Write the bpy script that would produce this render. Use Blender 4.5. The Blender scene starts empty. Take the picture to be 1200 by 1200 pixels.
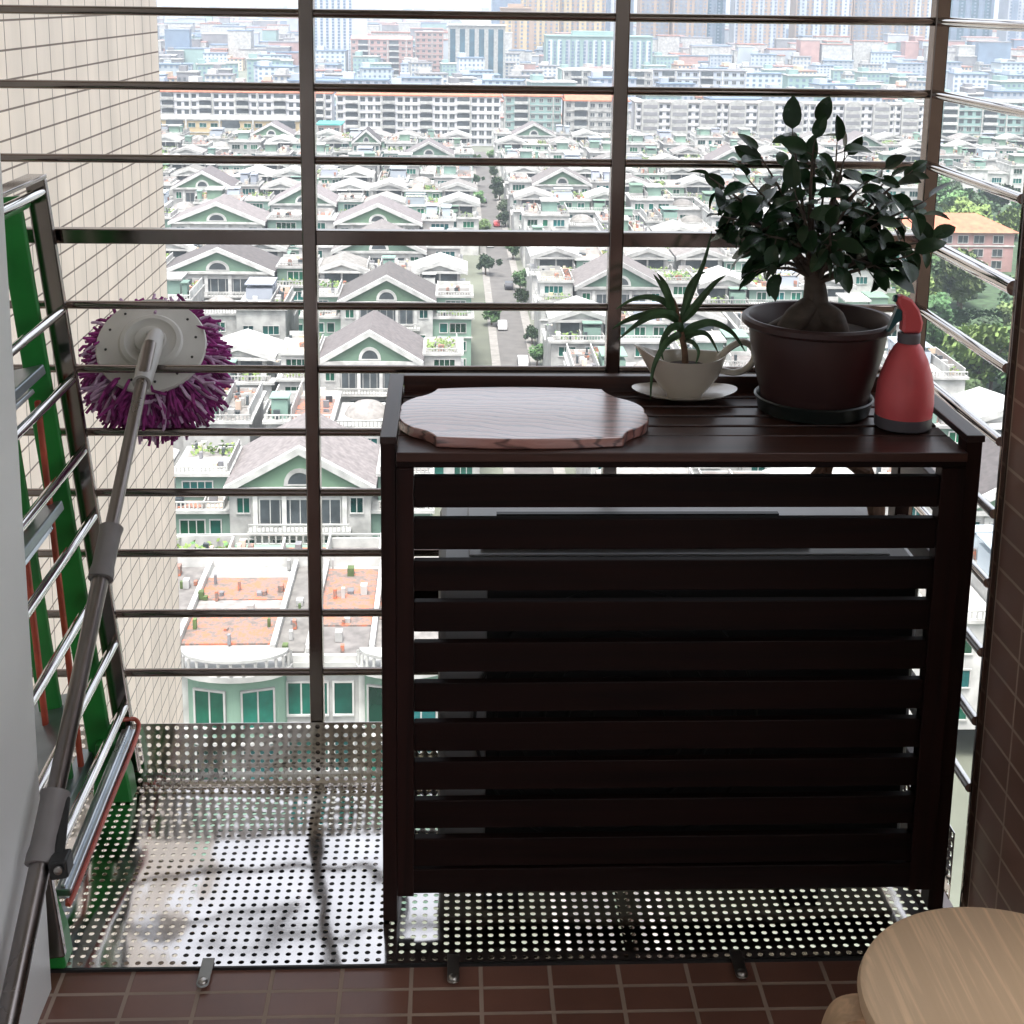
import bpy, bmesh, math, random
from mathutils import Vector, Matrix
from math import sin, cos, pi, radians

S = bpy.context.scene
COL = S.collection
# ------------------------------------------------------------------ camera
cam_d = bpy.data.cameras.new('camera'); cam = bpy.data.objects.new('camera', cam_d); COL.objects.link(cam)
S.camera = cam
F, CY, PITCH, YAW, ROLL = 1652.033, 343.507, 0.206912, 0.043353, 0.013922
f0 = Vector((sin(YAW), cos(YAW), 0)); r0 = Vector((cos(YAW), -sin(YAW), 0)); u0 = Vector((0, 0, 1))
fw = f0*cos(PITCH) - u0*sin(PITCH); u1 = f0*sin(PITCH) + u0*cos(PITCH)
rt = r0*cos(ROLL) + u1*sin(ROLL); up = -r0*sin(ROLL) + u1*cos(ROLL)
cam.matrix_world = Matrix(((rt.x, up.x, -fw.x, 0), (rt.y, up.y, -fw.y, 0), (rt.z, up.z, -fw.z, 1.5), (0, 0, 0, 1)))
cam_d.sensor_width = 36; cam_d.lens = 36*F/1200.0
cam_d.shift_x = 0.0; cam_d.shift_y = -(600-CY)/1200.0
cam_d.clip_start = 0.05; cam_d.clip_end = 12000
S.render.resolution_x = 1024; S.render.resolution_y = 1024
# ------------------------------------------------------------------ light
SUN_EL, SUN_AZ = radians(70), radians(192)      # azimuth clockwise from +Y
W = bpy.data.worlds.new('World'); S.world = W; W.use_nodes = True
nt = W.node_tree; bg = nt.nodes['Background']
sky = nt.nodes.new('ShaderNodeTexSky'); sky.sky_type = 'NISHITA'; sky.sun_disc = False
sky.sun_elevation = SUN_EL; sky.sun_rotation = SUN_AZ
sky.air_density = 1.0; sky.dust_density = 5.0; sky.ozone_density = 1.5
hs = nt.nodes.new('ShaderNodeHueSaturation'); hs.inputs['Saturation'].default_value = .28; nt.links.new(sky.outputs[0], hs.inputs['Color']); nt.links.new(hs.outputs[0], bg.inputs[0]); bg.inputs[1].default_value = 0.15
sd = bpy.data.lights.new('sun', 'SUN'); sd.energy = 1.5; sd.angle = radians(14); sd.color = (1, .96, .91)
sun = bpy.data.objects.new('sun', sd); COL.objects.link(sun)
dirv = Vector((sin(SUN_AZ)*cos(SUN_EL), cos(SUN_AZ)*cos(SUN_EL), sin(SUN_EL)))
sun.rotation_euler = dirv.to_track_quat('Z', 'Y').to_euler(); sun.location = (0, -5, 60)
S.view_settings.view_transform = 'Standard'; S.view_settings.look = 'None'
S.view_settings.exposure = 1.72; S.view_settings.gamma = 1
S.cycles.use_denoising = True
S.cycles.max_bounces = 7; S.cycles.diffuse_bounces = 3; S.cycles.glossy_bounces = 4
S.cycles.transparent_max_bounces = 6; S.cycles.volume_bounces = 1
S.cycles.sample_clamp_indirect = 6
S.cycles.caustics_reflective = False; S.cycles.caustics_refractive = False

# ------------------------------------------------------------------ materials
def nodes(m):
    m.use_nodes = True; t = m.node_tree; return t, t.nodes['Principled BSDF'], t.links
def coords(t, L, scale=(1, 1, 1), rot=(0, 0, 0), src='Object'):
    c = t.nodes.new('ShaderNodeTexCoord'); mp = t.nodes.new('ShaderNodeMapping')
    mp.inputs['Scale'].default_value = scale; mp.inputs['Rotation'].default_value = rot
    L.new(c.outputs[src], mp.inputs[0]); return mp.outputs[0]
def ramp(t, L, fac, stops):
    r = t.nodes.new('ShaderNodeValToRGB'); L.new(fac, r.inputs[0]); e = r.color_ramp.elements
    while len(e) < len(stops): e.new(.5)
    for k, (p, c) in enumerate(stops): e[k].position = p; e[k].color = (*c, 1)
    return r.outputs[0]
def mul(c, k): return tuple(min(1, max(0, v*k)) for v in c)
def mat(name, col, rough=.6, metal=0, var=.18, scale=(3, 3, 3), bump=0, bscale=40, coat=0, spec=.5, detail=5, trans=0):
    m = bpy.data.materials.new(name); t, b, L = nodes(m)
    v = coords(t, L, scale); n = t.nodes.new('ShaderNodeTexNoise'); n.inputs['Scale'].default_value = 1; n.inputs['Detail'].default_value = detail
    L.new(v, n.inputs[0])
    c = ramp(t, L, n.outputs[0], [(.3, mul(col, 1-var)), (.7, mul(col, 1+var))])
    L.new(c, b.inputs['Base Color'])
    rr = t.nodes.new('ShaderNodeMapRange'); rr.inputs['To Min'].default_value = max(.02, rough*.85); rr.inputs['To Max'].default_value = min(1, rough*1.15)
    L.new(n.outputs[0], rr.inputs[0]); L.new(rr.outputs[0], b.inputs['Roughness'])
    b.inputs['Metallic'].default_value = metal; b.inputs['Coat Weight'].default_value = coat; b.inputs['Specular IOR Level'].default_value = spec
    if trans:
        b.inputs['Subsurface Weight'].default_value = 0
    if bump:
        v2 = coords(t, L, (bscale,)*3); n2 = t.nodes.new('ShaderNodeTexNoise'); n2.inputs['Scale'].default_value = 1; L.new(v2, n2.inputs[0])
        bp = t.nodes.new('ShaderNodeBump'); bp.inputs['Strength'].default_value = bump; bp.inputs['Distance'].default_value = .2/bscale
        L.new(n2.outputs[0], bp.inputs['Height']); L.new(bp.outputs[0], b.inputs['Normal'])
    return m
def wood(name, col, dark, rough=.42, axis=0, k=1.0, coat=0, spec=.5):
    m = bpy.data.materials.new(name); t, b, L = nodes(m)
    sc = [60*k, 60*k, 60*k]; sc[axis] = 2.2*k
    v = coords(t, L, tuple(sc)); n = t.nodes.new('ShaderNodeTexNoise'); n.inputs['Scale'].default_value = 1; n.inputs['Detail'].default_value = 7; n.inputs['Distortion'].default_value = .6
    L.new(v, n.inputs[0])
    c = ramp(t, L, n.outputs[0], [(.28, dark), (.5, col), (.75, mul(col, 1.45))]); L.new(c, b.inputs['Base Color'])
    b.inputs['Roughness'].default_value = rough; b.inputs['Coat Weight'].default_value = coat; b.inputs['Specular IOR Level'].default_value = spec
    bp = t.nodes.new('ShaderNodeBump'); bp.inputs['Strength'].default_value = .25; bp.inputs['Distance'].default_value = .001
    L.new(n.outputs[0], bp.inputs['Height']); L.new(bp.outputs[0], b.inputs['Normal'])
    return m
def tiles(name, c1, c2, grout, w, h, g, axes='xy', rough=.4, off=(0, 0), offset=0.0, bump=.5, spec=.5, dirt=.15):
    m = bpy.data.materials.new(name); t, b, L = nodes(m)
    c = t.nodes.new('ShaderNodeTexCoord'); s = t.nodes.new('ShaderNodeSeparateXYZ'); L.new(c.outputs['Object'], s.inputs[0])
    cb = t.nodes.new('ShaderNodeCombineXYZ'); idx = {'x': 0, 'y': 1, 'z': 2}
    for k in range(2):
        a = t.nodes.new('ShaderNodeMath'); a.operation = 'ADD'; a.inputs[1].default_value = -off[k]
        L.new(s.outputs[idx[axes[k]]], a.inputs[0]); L.new(a.outputs[0], cb.inputs[k])
    br = t.nodes.new('ShaderNodeTexBrick'); br.offset = offset; br.squash = 1; br.offset_frequency = 2
    L.new(cb.outputs[0], br.inputs['Vector'])
    br.inputs['Scale'].default_value = 1; br.inputs['Brick Width'].default_value = w; br.inputs['Row Height'].default_value = h
    br.inputs['Mortar Size'].default_value = g; br.inputs['Mortar Smooth'].default_value = .15; br.inputs['Bias'].default_value = 0
    br.inputs['Color1'].default_value = (*c1, 1); br.inputs['Color2'].default_value = (*c2, 1); br.inputs['Mortar'].default_value = (*grout, 1)
    n = t.nodes.new('ShaderNodeTexNoise'); n.inputs['Scale'].default_value = 3/w*.3; n.inputs['Detail'].default_value = 6; L.new(c.outputs['Object'], n.inputs['Vector'])
    r = t.nodes.new('ShaderNodeMapRange'); r.inputs['To Min'].default_value = 1-dirt; r.inputs['To Max'].default_value = 1+dirt; L.new(n.outputs[0], r.inputs[0])
    mx = t.nodes.new('ShaderNodeVectorMath'); mx.operation = 'SCALE'; L.new(br.outputs['Color'], mx.inputs[0]); L.new(r.outputs[0], mx.inputs['Scale'])
    L.new(mx.outputs[0], b.inputs['Base Color'])
    n3 = t.nodes.new('ShaderNodeTexNoise'); n3.inputs['Scale'].default_value = 1; n3.inputs['Detail'].default_value = 6; L.new(coords(t, L, (1.6, 1.6, .14) if w > .3 else (2.5, 2.5, 2.5)), n3.inputs['Vector'])
    r3 = t.nodes.new('ShaderNodeMapRange'); r3.inputs['From Min'].default_value = .3; r3.inputs['From Max'].default_value = .7; r3.inputs['To Min'].default_value = .84; r3.inputs['To Max'].default_value = 1.08; L.new(n3.outputs[0], r3.inputs[0])
    m3 = t.nodes.new('ShaderNodeVectorMath'); m3.operation = 'SCALE'; L.new(mx.outputs[0], m3.inputs[0]); L.new(r3.outputs[0], m3.inputs['Scale']); L.new(m3.outputs[0], b.inputs['Base Color'])
    rr = t.nodes.new('ShaderNodeMapRange'); rr.inputs['To Min'].default_value = rough; rr.inputs['To Max'].default_value = .85; L.new(br.outputs['Fac'], rr.inputs[0]); L.new(rr.outputs[0], b.inputs['Roughness'])
    bp = t.nodes.new('ShaderNodeBump'); bp.invert = True; bp.inputs['Strength'].default_value = bump; bp.inputs['Distance'].default_value = g*.5
    L.new(br.outputs['Fac'], bp.inputs['Height']); L.new(bp.outputs[0], b.inputs['Normal'])
    b.inputs['Specular IOR Level'].default_value = spec
    return m
def steel(name, col=(.60, .56, .54), rough=.12, warp=0, wscale=6, scratches=0):
    m = bpy.data.materials.new(name); t, b, L = nodes(m)
    v = coords(t, L, (8, 8, 8)); n = t.nodes.new('ShaderNodeTexNoise'); n.inputs['Scale'].default_value = 1; n.inputs['Detail'].default_value = 6; L.new(v, n.inputs[0])
    L.new(ramp(t, L, n.outputs[0], [(.3, mul(col, .82)), (.7, mul(col, 1.08))]), b.inputs['Base Color'])
    rr = t.nodes.new('ShaderNodeMapRange'); rr.inputs['To Min'].default_value = rough*.6; rr.inputs['To Max'].default_value = rough*1.5; L.new(n.outputs[0], rr.inputs[0]); L.new(rr.outputs[0], b.inputs['Roughness'])
    b.inputs['Metallic'].default_value = 1
    if warp:
        v2 = coords(t, L, (wscale, wscale*.7, wscale)); n2 = t.nodes.new('ShaderNodeTexNoise'); n2.inputs['Scale'].default_value = 1; n2.inputs['Detail'].default_value = 2; L.new(v2, n2.inputs[0])
        bp = t.nodes.new('ShaderNodeBump'); bp.inputs['Strength'].default_value = 1; bp.inputs['Distance'].default_value = warp
        L.new(n2.outputs[0], bp.inputs['Height']); L.new(bp.outputs[0], b.inputs['Normal'])
    return m

M = {}
M['steel'] = steel('polished_steel', (.25, .215, .20), .12)  # base darkened to stand in for the dark room mirrored in it
M['bright'] = steel('bright_steel', (.70, .68, .67), .10)  # same steel, base lightened to paint the sky's reflection on side bars and rungs
M['sheet'] = steel('sheet_steel', (.80, .765, .74), .09, warp=.006, wscale=5)
M['wood'] = wood('dark_wood', (.0105, .0036, .0029), (.004, .0014, .0012), .5, spec=.16)  # slat wood darkened to paint the shade of the backlit front
M['woodtop'] = wood('dark_wood_lit_top', (.052, .020, .014), (.020, .008, .006), .36)  # same wood in a lighter copy for the lit top boards
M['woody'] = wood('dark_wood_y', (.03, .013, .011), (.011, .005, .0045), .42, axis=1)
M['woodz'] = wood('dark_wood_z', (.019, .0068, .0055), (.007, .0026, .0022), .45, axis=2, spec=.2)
M['ply'] = wood('light_beech', (.66, .46, .29), (.63, .435, .27), .5, axis=1, k=1.6)
M['plyleg'] = wood('light_beech_leg', (.60, .39, .235), (.50, .31, .175), .5, axis=2, k=.8)
M['floor'] = tiles('brown_floor_tile', (.23, .108, .078), (.185, .086, .062), (.38, .28, .22), .1087, .056, .0035, 'xy', .30, (-.2758, 1.917), dirt=.25)
M['rwall'] = tiles('brown_wall_tile', (.33, .18, .135), (.27, .145, .11), (.58, .44, .35), .1087, .056, .003, 'yz', .38, (2.09, 0), dirt=.2)
M['ctile'] = tiles('cream_facade_tile', (.78, .66, .56), (.73, .62, .53), (.20, .155, .13), .45, .25, .010, 'yz', .4, (18.6, 0), dirt=.11)
M['greywall'] = mat('pale_grey_paint', (.76, .76, .74), .38, var=.05, scale=(2, 2, 1), bump=.08, bscale=90)
M['paint'] = mat('room_white_paint', (.64, .60, .56), .7, var=.05)
M['grimy'] = mat('grey_plastic_mop', (.46, .44, .42), .4, var=.07, scale=(20, 20, 20))
M['plate'] = mat('white_plastic', (.62, .60, .56), .35, var=.06, scale=(20, 20, 20))
M['sleeve'] = mat('grey_sleeve', (.22, .20, .195), .5, var=.08, scale=(30, 30, 30), bump=.1, bscale=300)
M['pole'] = steel('grey_pole', (.30, .27, .26), .3)
M['black'] = mat('black_plastic', (.02, .02, .02), .4, var=.2, scale=(20, 20, 20))
M['purple'] = mat('purple_microfibre', (.27, .035, .19), .9, var=.6, scale=(60, 60, 60))
M['lilac'] = mat('lilac_microfibre', (.62, .42, .60), .9, var=.3, scale=(60, 60, 60))
M['green'] = mat('green_fibreglass', (.016, .21, .035), .38, var=.25, scale=(10, 10, 10))
M['tread'] = mat('grey_aluminium_tread', (.30, .34, .37), .35, metal=.8, var=.12, scale=(20, 20, 20))
M['red'] = mat('red_orange_plastic', (.50, .08, .045), .4, var=.25, scale=(30, 30, 30))
M['alu'] = steel('anodised_aluminium', (.62, .66, .70), .28)
M['ac'] = mat('ivory_metal', (.42, .42, .42), .4, var=.05)
M['acdark'] = mat('dark_grille', (.02, .02, .02), .5)
M['pot'] = mat('brown_plastic_pot', (.05, .022, .022), .42, var=.12, scale=(14, 14, 14))
M['tray'] = mat('dark_green_tray', (.02, .026, .024), .3, var=.2, scale=(14, 14, 14))
M['soil'] = mat('dark_soil', (.035, .022, .015), .95, var=.5, scale=(60, 60, 60), bump=.8, bscale=120)
M['bark'] = mat('ficus_bark', (.10, .075, .06), .7, var=.4, scale=(25, 25, 60), bump=.5, bscale=90)
M['leaf'] = mat('ficus_leaf', (.020, .055, .022), .27, var=.45, scale=(18, 18, 18), spec=.32)
M['dleaf'] = mat('dracaena_leaf', (.05, .11, .045), .4, var=.45, scale=(30, 30, 30))
M['stem'] = mat('brown_stem', (.18, .10, .06), .7, var=.3, scale=(80, 80, 80))
M['ceramic'] = mat('white_ceramic', (.62, .56, .48), .22, var=.05, scale=(12, 12, 12), coat=.3)
M['bred'] = mat('red_bottle_plastic', (.92, .15, .17), .36, var=.08, scale=(14, 14, 14))
M['bgrey'] = mat('grey_bottle_plastic', (.15, .14, .165), .4, var=.1, scale=(14, 14, 14))
M['teal'] = mat('teal_trigger', (.03, .13, .15), .35, var=.1, scale=(14, 14, 14))
M['screw'] = steel('screw_steel', (.5, .48, .45), .3)
# board wood with rings
def board_mat():
    m = bpy.data.materials.new('cutting_board_wood'); t, b, L = nodes(m)
    c = t.nodes.new('ShaderNodeTexCoord'); mp = t.nodes.new('ShaderNodeMapping'); mp.inputs['Scale'].default_value = (.55, 1.0, 3); mp.inputs['Location'].default_value = (.01, .16, 0)
    L.new(c.outputs['Object'], mp.inputs[0])
    n = t.nodes.new('ShaderNodeTexNoise'); n.inputs['Scale'].default_value = 7; n.inputs['Detail'].default_value = 2; L.new(mp.outputs[0], n.inputs['Vector'])
    a = t.nodes.new('ShaderNodeVectorMath'); a.operation = 'MULTIPLY_ADD'; a.inputs[1].default_value = (.10, .10, .0); L.new(n.outputs['Color'], a.inputs[0]); L.new(mp.outputs[0], a.inputs[2])
    w = t.nodes.new('ShaderNodeTexWave'); w.wave_type = 'RINGS'; w.rings_direction = 'Z'; w.inputs['Scale'].default_value = 15; w.inputs['Distortion'].default_value = 6; w.inputs['Detail Scale'].default_value = 1.2; w.inputs['Detail'].default_value = 3
    L.new(a.outputs[0], w.inputs['Vector'])
    L.new(ramp(t, L, w.outputs[0], [(.0, (.10, .032, .028)), (.25, (.42, .185, .155)), (.6, (.47, .22, .185)), (1, (.43, .19, .16))]), b.inputs['Base Color'])
    b.inputs['Roughness'].default_value = .32; b.inputs['Coat Weight'].default_value = 1; b.inputs['Coat Roughness'].default_value = .2; b.inputs['Coat IOR'].default_value = 2.3
    bp = t.nodes.new('ShaderNodeBump'); bp.inputs['Strength'].default_value = .3; bp.inputs['Distance'].default_value = .001; L.new(w.outputs[0], bp.inputs['Height']); L.new(bp.outputs[0], b.inputs['Normal'])
    return m
M['board'] = board_mat()
# city
def cm(name, col, rough=.7, var=.15, scale=.35, **k): M[name] = mat(name, col, rough, var=var, scale=(scale,)*3, **k)
cm('c_white', (.39, .39, .375), var=.28, scale=.6); cm('c_cream', (.55, .45, .34)); cm('c_mint', (.16, .25, .20), var=.1)
cm('c_slabwhite', (.52, .52, .55), var=.08); cm('c_gable', (.11, .185, .13), var=.10); cm('c_slate', (.095, .085, .085), .8, .3, 1.6); cm('c_terracotta', (.33, .15, .10), .8, .55, 2.2)
cm('c_terrace', (.20, .19, .18), .9, .3, 1.2); cm('c_glass', (.004, .045, .034), .12, .5, .5); cm('c_dark', (.045, .055, .06), .4, .4, .6)
def mottled(nm, a, b_):
    m = bpy.data.materials.new(nm); t, b, L = nodes(m); v = coords(t, L, (1.6, 1.6, 1.6)); n = t.nodes.new('ShaderNodeTexNoise'); n.inputs['Scale'].default_value = 1; n.inputs['Detail'].default_value = 9; n.inputs['Roughness'].default_value = .75; L.new(v, n.inputs[0])
    L.new(ramp(t, L, n.outputs[0], [(.44, a), (.52, b_), (.62, mul(b_, .7))]), b.inputs['Base Color']); b.inputs['Roughness'].default_value = .85; M[nm] = m
mottled('c_terracotta', (.40, .13, .07), (.17, .14, .125))
cm('c_blueglass', (.03, .08, .11), .12, .4, .15); cm('c_pinkroof', (.34, .17, .15), .8, .2, .3); cm('c_pink', (.34, .21, .19), .7, .15, .2)
cm('c_tan', (.30, .215, .155), .7, .1, .1); cm('c_bluegrey', (.12, .17, .24), .6, .2, .1); cm('c_pale', (.36, .40, .45), .7, .12, .1); cm('c_grey', (.17, .17, .18), .8, .2, .2)
cm('c_aqua', (.20, .30, .285), .7, .1, .2); cm('c_yellow', (.40, .31, .18), .7, .1, .2); cm('c_brickpink', (.36, .22, .21), .8, .15, .5)
cm('c_orange', (.40, .14, .08), .8, .25, .6); cm('c_road', (.11, .105, .10), .85, .2, .5); cm('c_pave', (.22, .21, .195), .9, .2, .8); cm('c_line', (.7, .7, .7), .8)
cm('c_ground', (.12, .13, .10), .95, .35, .06); cm('c_leafa', (.075, .13, .045), .8, .5, .7); cm('c_leafb', (.045, .085, .04), .8, .5, .7); cm('c_leafc', (.15, .22, .06), .8, .4, .7)
cm('c_trunk', (.11, .08, .06), .9); cm('c_shop', (.06, .30, .28), .6)
cm('car_white', (.7, .7, .7), .2, .03); cm('car_red', (.35, .03, .03), .2, .03); cm('car_black', (.03, .03, .035), .2, .03); cm('tyre', (.02, .02, .02), .9)

def tint(nm, lo=.72, hi=1.2, hue=.03):
    m = M[nm]; t = m.node_tree; b = t.nodes['Principled BSDF']; L = t.links; src = b.inputs['Base Color'].links[0].from_socket
    oi = t.nodes.new('ShaderNodeObjectInfo'); r1 = t.nodes.new('ShaderNodeMapRange'); r1.inputs['To Min'].default_value = lo; r1.inputs['To Max'].default_value = hi; L.new(oi.outputs['Random'], r1.inputs[0])
    wn = t.nodes.new('ShaderNodeTexWhiteNoise'); wn.noise_dimensions = '1D'; L.new(oi.outputs['Random'], wn.inputs['W']); r2 = t.nodes.new('ShaderNodeMapRange'); r2.inputs['To Min'].default_value = .5-hue; r2.inputs['To Max'].default_value = .5+hue; L.new(wn.outputs['Value'], r2.inputs[0])
    h = t.nodes.new('ShaderNodeHueSaturation'); L.new(src, h.inputs['Color']); L.new(r1.outputs[0], h.inputs['Value']); L.new(r2.outputs[0], h.inputs['Hue']); L.new(h.outputs[0], b.inputs['Base Color'])
for nm in ('c_white', 'c_mint', 'c_gable', 'c_terrace', 'c_cream', 'c_pale'): tint(nm)
tint('c_slate', .6, 1.9, .04); tint('c_glass', .5, 2.2, .06); tint('c_leafa', .7, 1.5, .04); tint('c_leafb', .7, 1.5, .04)
# ------------------------------------------------------------------ mesh helpers
class MB:
    def __init__(s): s.v = []; s.f = []; s.mi = []; s.cur = 0
    def add(s, vs, fs, mi=None):
        o = len(s.v); s.v += [tuple(p) for p in vs]; s.f += [tuple(i+o for i in f) for f in fs]; s.mi += [s.cur if mi is None else mi]*len(fs); return s
    def box(s, x0, x1, y0, y1, z0, z1, mi=None):
        return s.add([(x0, y0, z0), (x1, y0, z0), (x1, y1, z0), (x0, y1, z0), (x0, y0, z1), (x1, y0, z1), (x1, y1, z1), (x0, y1, z1)],
              [(0, 3, 2, 1), (4, 5, 6, 7), (0, 1, 5, 4), (1, 2, 6, 5), (2, 3, 7, 6), (3, 0, 4, 7)], mi)
    def obox(s, c, ax, ay, az, mi=None):      # centre and three half-axis vectors
        c, ax, ay, az = map(Vector, (c, ax, ay, az)); vs = [c+ax*i+ay*j+az*k for k in (-1, 1) for j in (-1, 1) for i in (-1, 1)]
        fs = [(0, 2, 3, 1), (4, 5, 7, 6), (0, 1, 5, 4), (1, 3, 7, 5), (3, 2, 6, 7), (2, 0, 4, 6)]
        if ax.cross(ay).dot(az) < 0: fs = [f[::-1] for f in fs]
        return s.add(vs, fs, mi)
    def bar(s, a, b, w, h, upv=(0, 0, 1), mi=None):   # box along a->b, w across, h along upv
        a, b = Vector(a), Vector(b); d = (b-a); u = Vector(upv); r = d.cross(u).normalized(); u = r.cross(d).normalized()
        return s.obox((a+b)/2, d/2, r*w/2, u*h/2, mi)
    def prism(s, poly, axis, a, b, mi=None):  # poly of 2d points (ccw), extruded along axis 0/1/2
        n = len(poly)
        def P(p, t): return (t, p[0], p[1]) if axis == 0 else (p[0], t, p[1]) if axis == 1 else (p[0], p[1], t)
        vs = [P(p, a) for p in poly] + [P(p, b) for p in poly]
        fs = [tuple(range(n))[::-1], tuple(range(n, 2*n))] + [(i, (i+1) % n, n+(i+1) % n, n+i) for i in range(n)]
        return s.add(vs, fs, mi)
    def lathe(s, prof, n=32, c=(0, 0, 0), mi=None, cap=True, sx=1, sy=1):
        k = len(prof); vs = [(c[0]+r*sx*cos(2*pi*i/n), c[1]+r*sy*sin(2*pi*i/n), c[2]+z) for r, z in prof for i in range(n)]
        fs = [(j*n+i, j*n+(i+1) % n, (j+1)*n+(i+1) % n, (j+1)*n+i) for j in range(k-1) for i in range(n)]
        if cap: fs += [tuple(range(n))[::-1], tuple(range((k-1)*n, k*n))]
        return s.add(vs, fs, mi)
    def tube(s, pts, r, n=8, mi=None, cap=True, flat=1.0):
        pts = [Vector(p) for p in pts]; rs = r if isinstance(r, (list, tuple)) else [r]*len(pts)
        vs = []; prev = None
        for i, p in enumerate(pts):
            t = (pts[min(i+1, len(pts)-1)]-pts[max(i-1, 0)]).normalized()
            if prev is None: prev = t.orthogonal().normalized() if abs(t.z) > .9 else Vector((0, 0, 1))
            u = (prev - t*prev.dot(t)).normalized(); w = t.cross(u); prev = u
            for k in range(n): a = 2*pi*k/n; vs.append(p+(u*cos(a)+w*sin(a)*flat)*rs[i])
        fs = [(j*n+i, j*n+(i+1) % n, (j+1)*n+(i+1) % n, (j+1)*n+i) for j in range(len(pts)-1) for i in range(n)]
        if cap: fs += [tuple(range(n))[::-1], tuple(range((len(pts)-1)*n, len(pts)*n))]
        return s.add(vs, fs, mi)
    def mesh(s, name, mats, smooth=False):
        me = bpy.data.meshes.new(name); me.from_pydata(s.v, [], s.f); 
        mats = mats if isinstance(mats, (list, tuple)) else [mats]
        for m in mats: me.materials.append(M[m] if isinstance(m, str) else m)
        if len(mats) > 1: me.polygons.foreach_set('material_index', s.mi)
        if smooth:
            me.polygons.foreach_set('use_smooth', [True]*len(me.polygons)); me.set_sharp_from_angle(angle=radians(38))
        me.update(); return me
    def build(s, name, mats, parent=None, smooth=False, bevel=0):
        o = bpy.data.objects.new(name, s.mesh(name, mats, smooth)); COL.objects.link(o); o.parent = parent
        if bevel:
            md = o.modifiers.new('bevel', 'BEVEL'); md.width = bevel; md.segments = 2; md.limit_method = 'ANGLE'
        return o
def tag(o, label=None, cat=None, group=None, kind=None):
    if label: o['label'] = label
    if cat: o['category'] = cat
    if group: o['group'] = group
    if kind: o['kind'] = kind
    return o
def thing(name, label, cat, loc=(0, 0, 0), group=None, rz=0):
    o = bpy.data.objects.new(name, None); o.empty_display_size = .1; COL.objects.link(o); o.location = loc; o.rotation_euler = (0, 0, rz)
    return tag(o, label, cat, group)
def put(o, parent):       # child built in world coordinates under a thing placed at loc (rotation 0)
    o.parent = parent; o.location = Vector(o.location) - parent.location; return o
def link(name, me, parent, loc=(0, 0, 0), scale=(1, 1, 1)):
    o = bpy.data.objects.new(name, me); COL.objects.link(o); o.parent = parent; o.location = loc; o.scale = scale; return o
def copy_tree(o, parent=None, kids=None):
    c = o.copy(); COL.objects.link(c); c.parent = parent
    for ch in kids[o.name] if kids and o.name in kids else (o.children if not kids else ()): copy_tree(ch, c, kids)
    return c
def kidmap(root):
    k = {}
    def rec(o):
        k[o.name] = list(o.children)
        for ch in o.children: rec(ch)
    rec(root); return k
rng = random.Random(7)

# ================================================================== SETTING
G = -60.5
g = MB(); g.box(-3000, 4000, -40, 7000, G-1, G); tag(g.build('ground', 'c_ground'), kind='structure')
g = MB(); g.box(8.4, 13.6, 60, 575, G, G+.05); st = g.build('road', 'c_road'); tag(st, kind='structure')
g = MB(); g.box(6.9, 8.4, 60, 575, G, G+.17); g.box(13.6, 15.2, 60, 575, G, G+.17); tag(g.build('pavement', 'c_pave'), kind='structure')
g = MB(); g.box(-260, 4.9, 576, 588, G, G+.05); g.box(17.0, 330, 576, 588, G, G+.05); tag(g.build('cross_road', 'c_road'), kind='structure')
g = MB(); g.prism([(60, 150), (78, 150), (300, 545), (150, 545), (112, 360), (84, 300)], 2, G, G+.05); tag(g.build('lawn', 'c_leafb'), kind='structure')
# ceiling of the balcony
g = MB(); g.box(-.95, 1.3, -4.6, 3.05, 2.62, 2.8); tag(g.build('ceiling', 'paint'), kind='structure')
g = MB(); g.box(-.95, 1.3, -4.6, 1.972, -.16, -.004); tag(g.build('floor', 'floor'), kind='structure')
# own tower: wing + masses above and below
tw = thing('apartment_tower', 'cream tiled tower block wing rising beside the left of the grille', 'building', (-3.8, 18.6, G))
g = MB(); g.box(-12, -3.8, -6, 18.6, G, 42); put(g.build('wing_wall', 'ctile'), tw)
g = MB(); g.box(-3.795, 1.3, -12, 1.95, 2.82, 30); put(g.build('upper_wall', 'c_cream'), tw)
g = MB(); g.box(-3.795, 1.3, -12, 1.95, G, -.18); put(g.build('lower_wall', 'c_cream'), tw)
g = MB(); g.box(-2.2, -.611, -4.6, 1.93, -.15, 2.62)
tag(g.build('side_wall', 'greywall'), 'smooth pale grey painted wall end at the left of the balcony', 'wall')
rw = thing('tiled_wall', 'dark brown tiled wall at the right end of the balcony', 'wall', (.878, 2.09, 0))
g = MB(); g.box(.878, 1.15, 1.30, 2.092, -.004, 2.62); put(g.build('tile_face', 'rwall'), rw)
g = MB(); g.box(.868, .884, 2.093, 2.103, -.02, 2.6); put(g.build('edge_strip', 'steel', bevel=.002), rw)
g = MB(); g.box(-.95, 1.3, -4.8, -4.6, -.1, 2.62); tag(g.build('back_wall', 'paint'), 'plain wall behind the camera at the back of the balcony', 'wall')
# low unseen kerb; wall above it left open to let light in
g = MB(); g.box(1.16, 1.3, -4.6, 1.29, -.003, .25); put(g.build('right_kerb', 'rwall'), rw)

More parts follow.
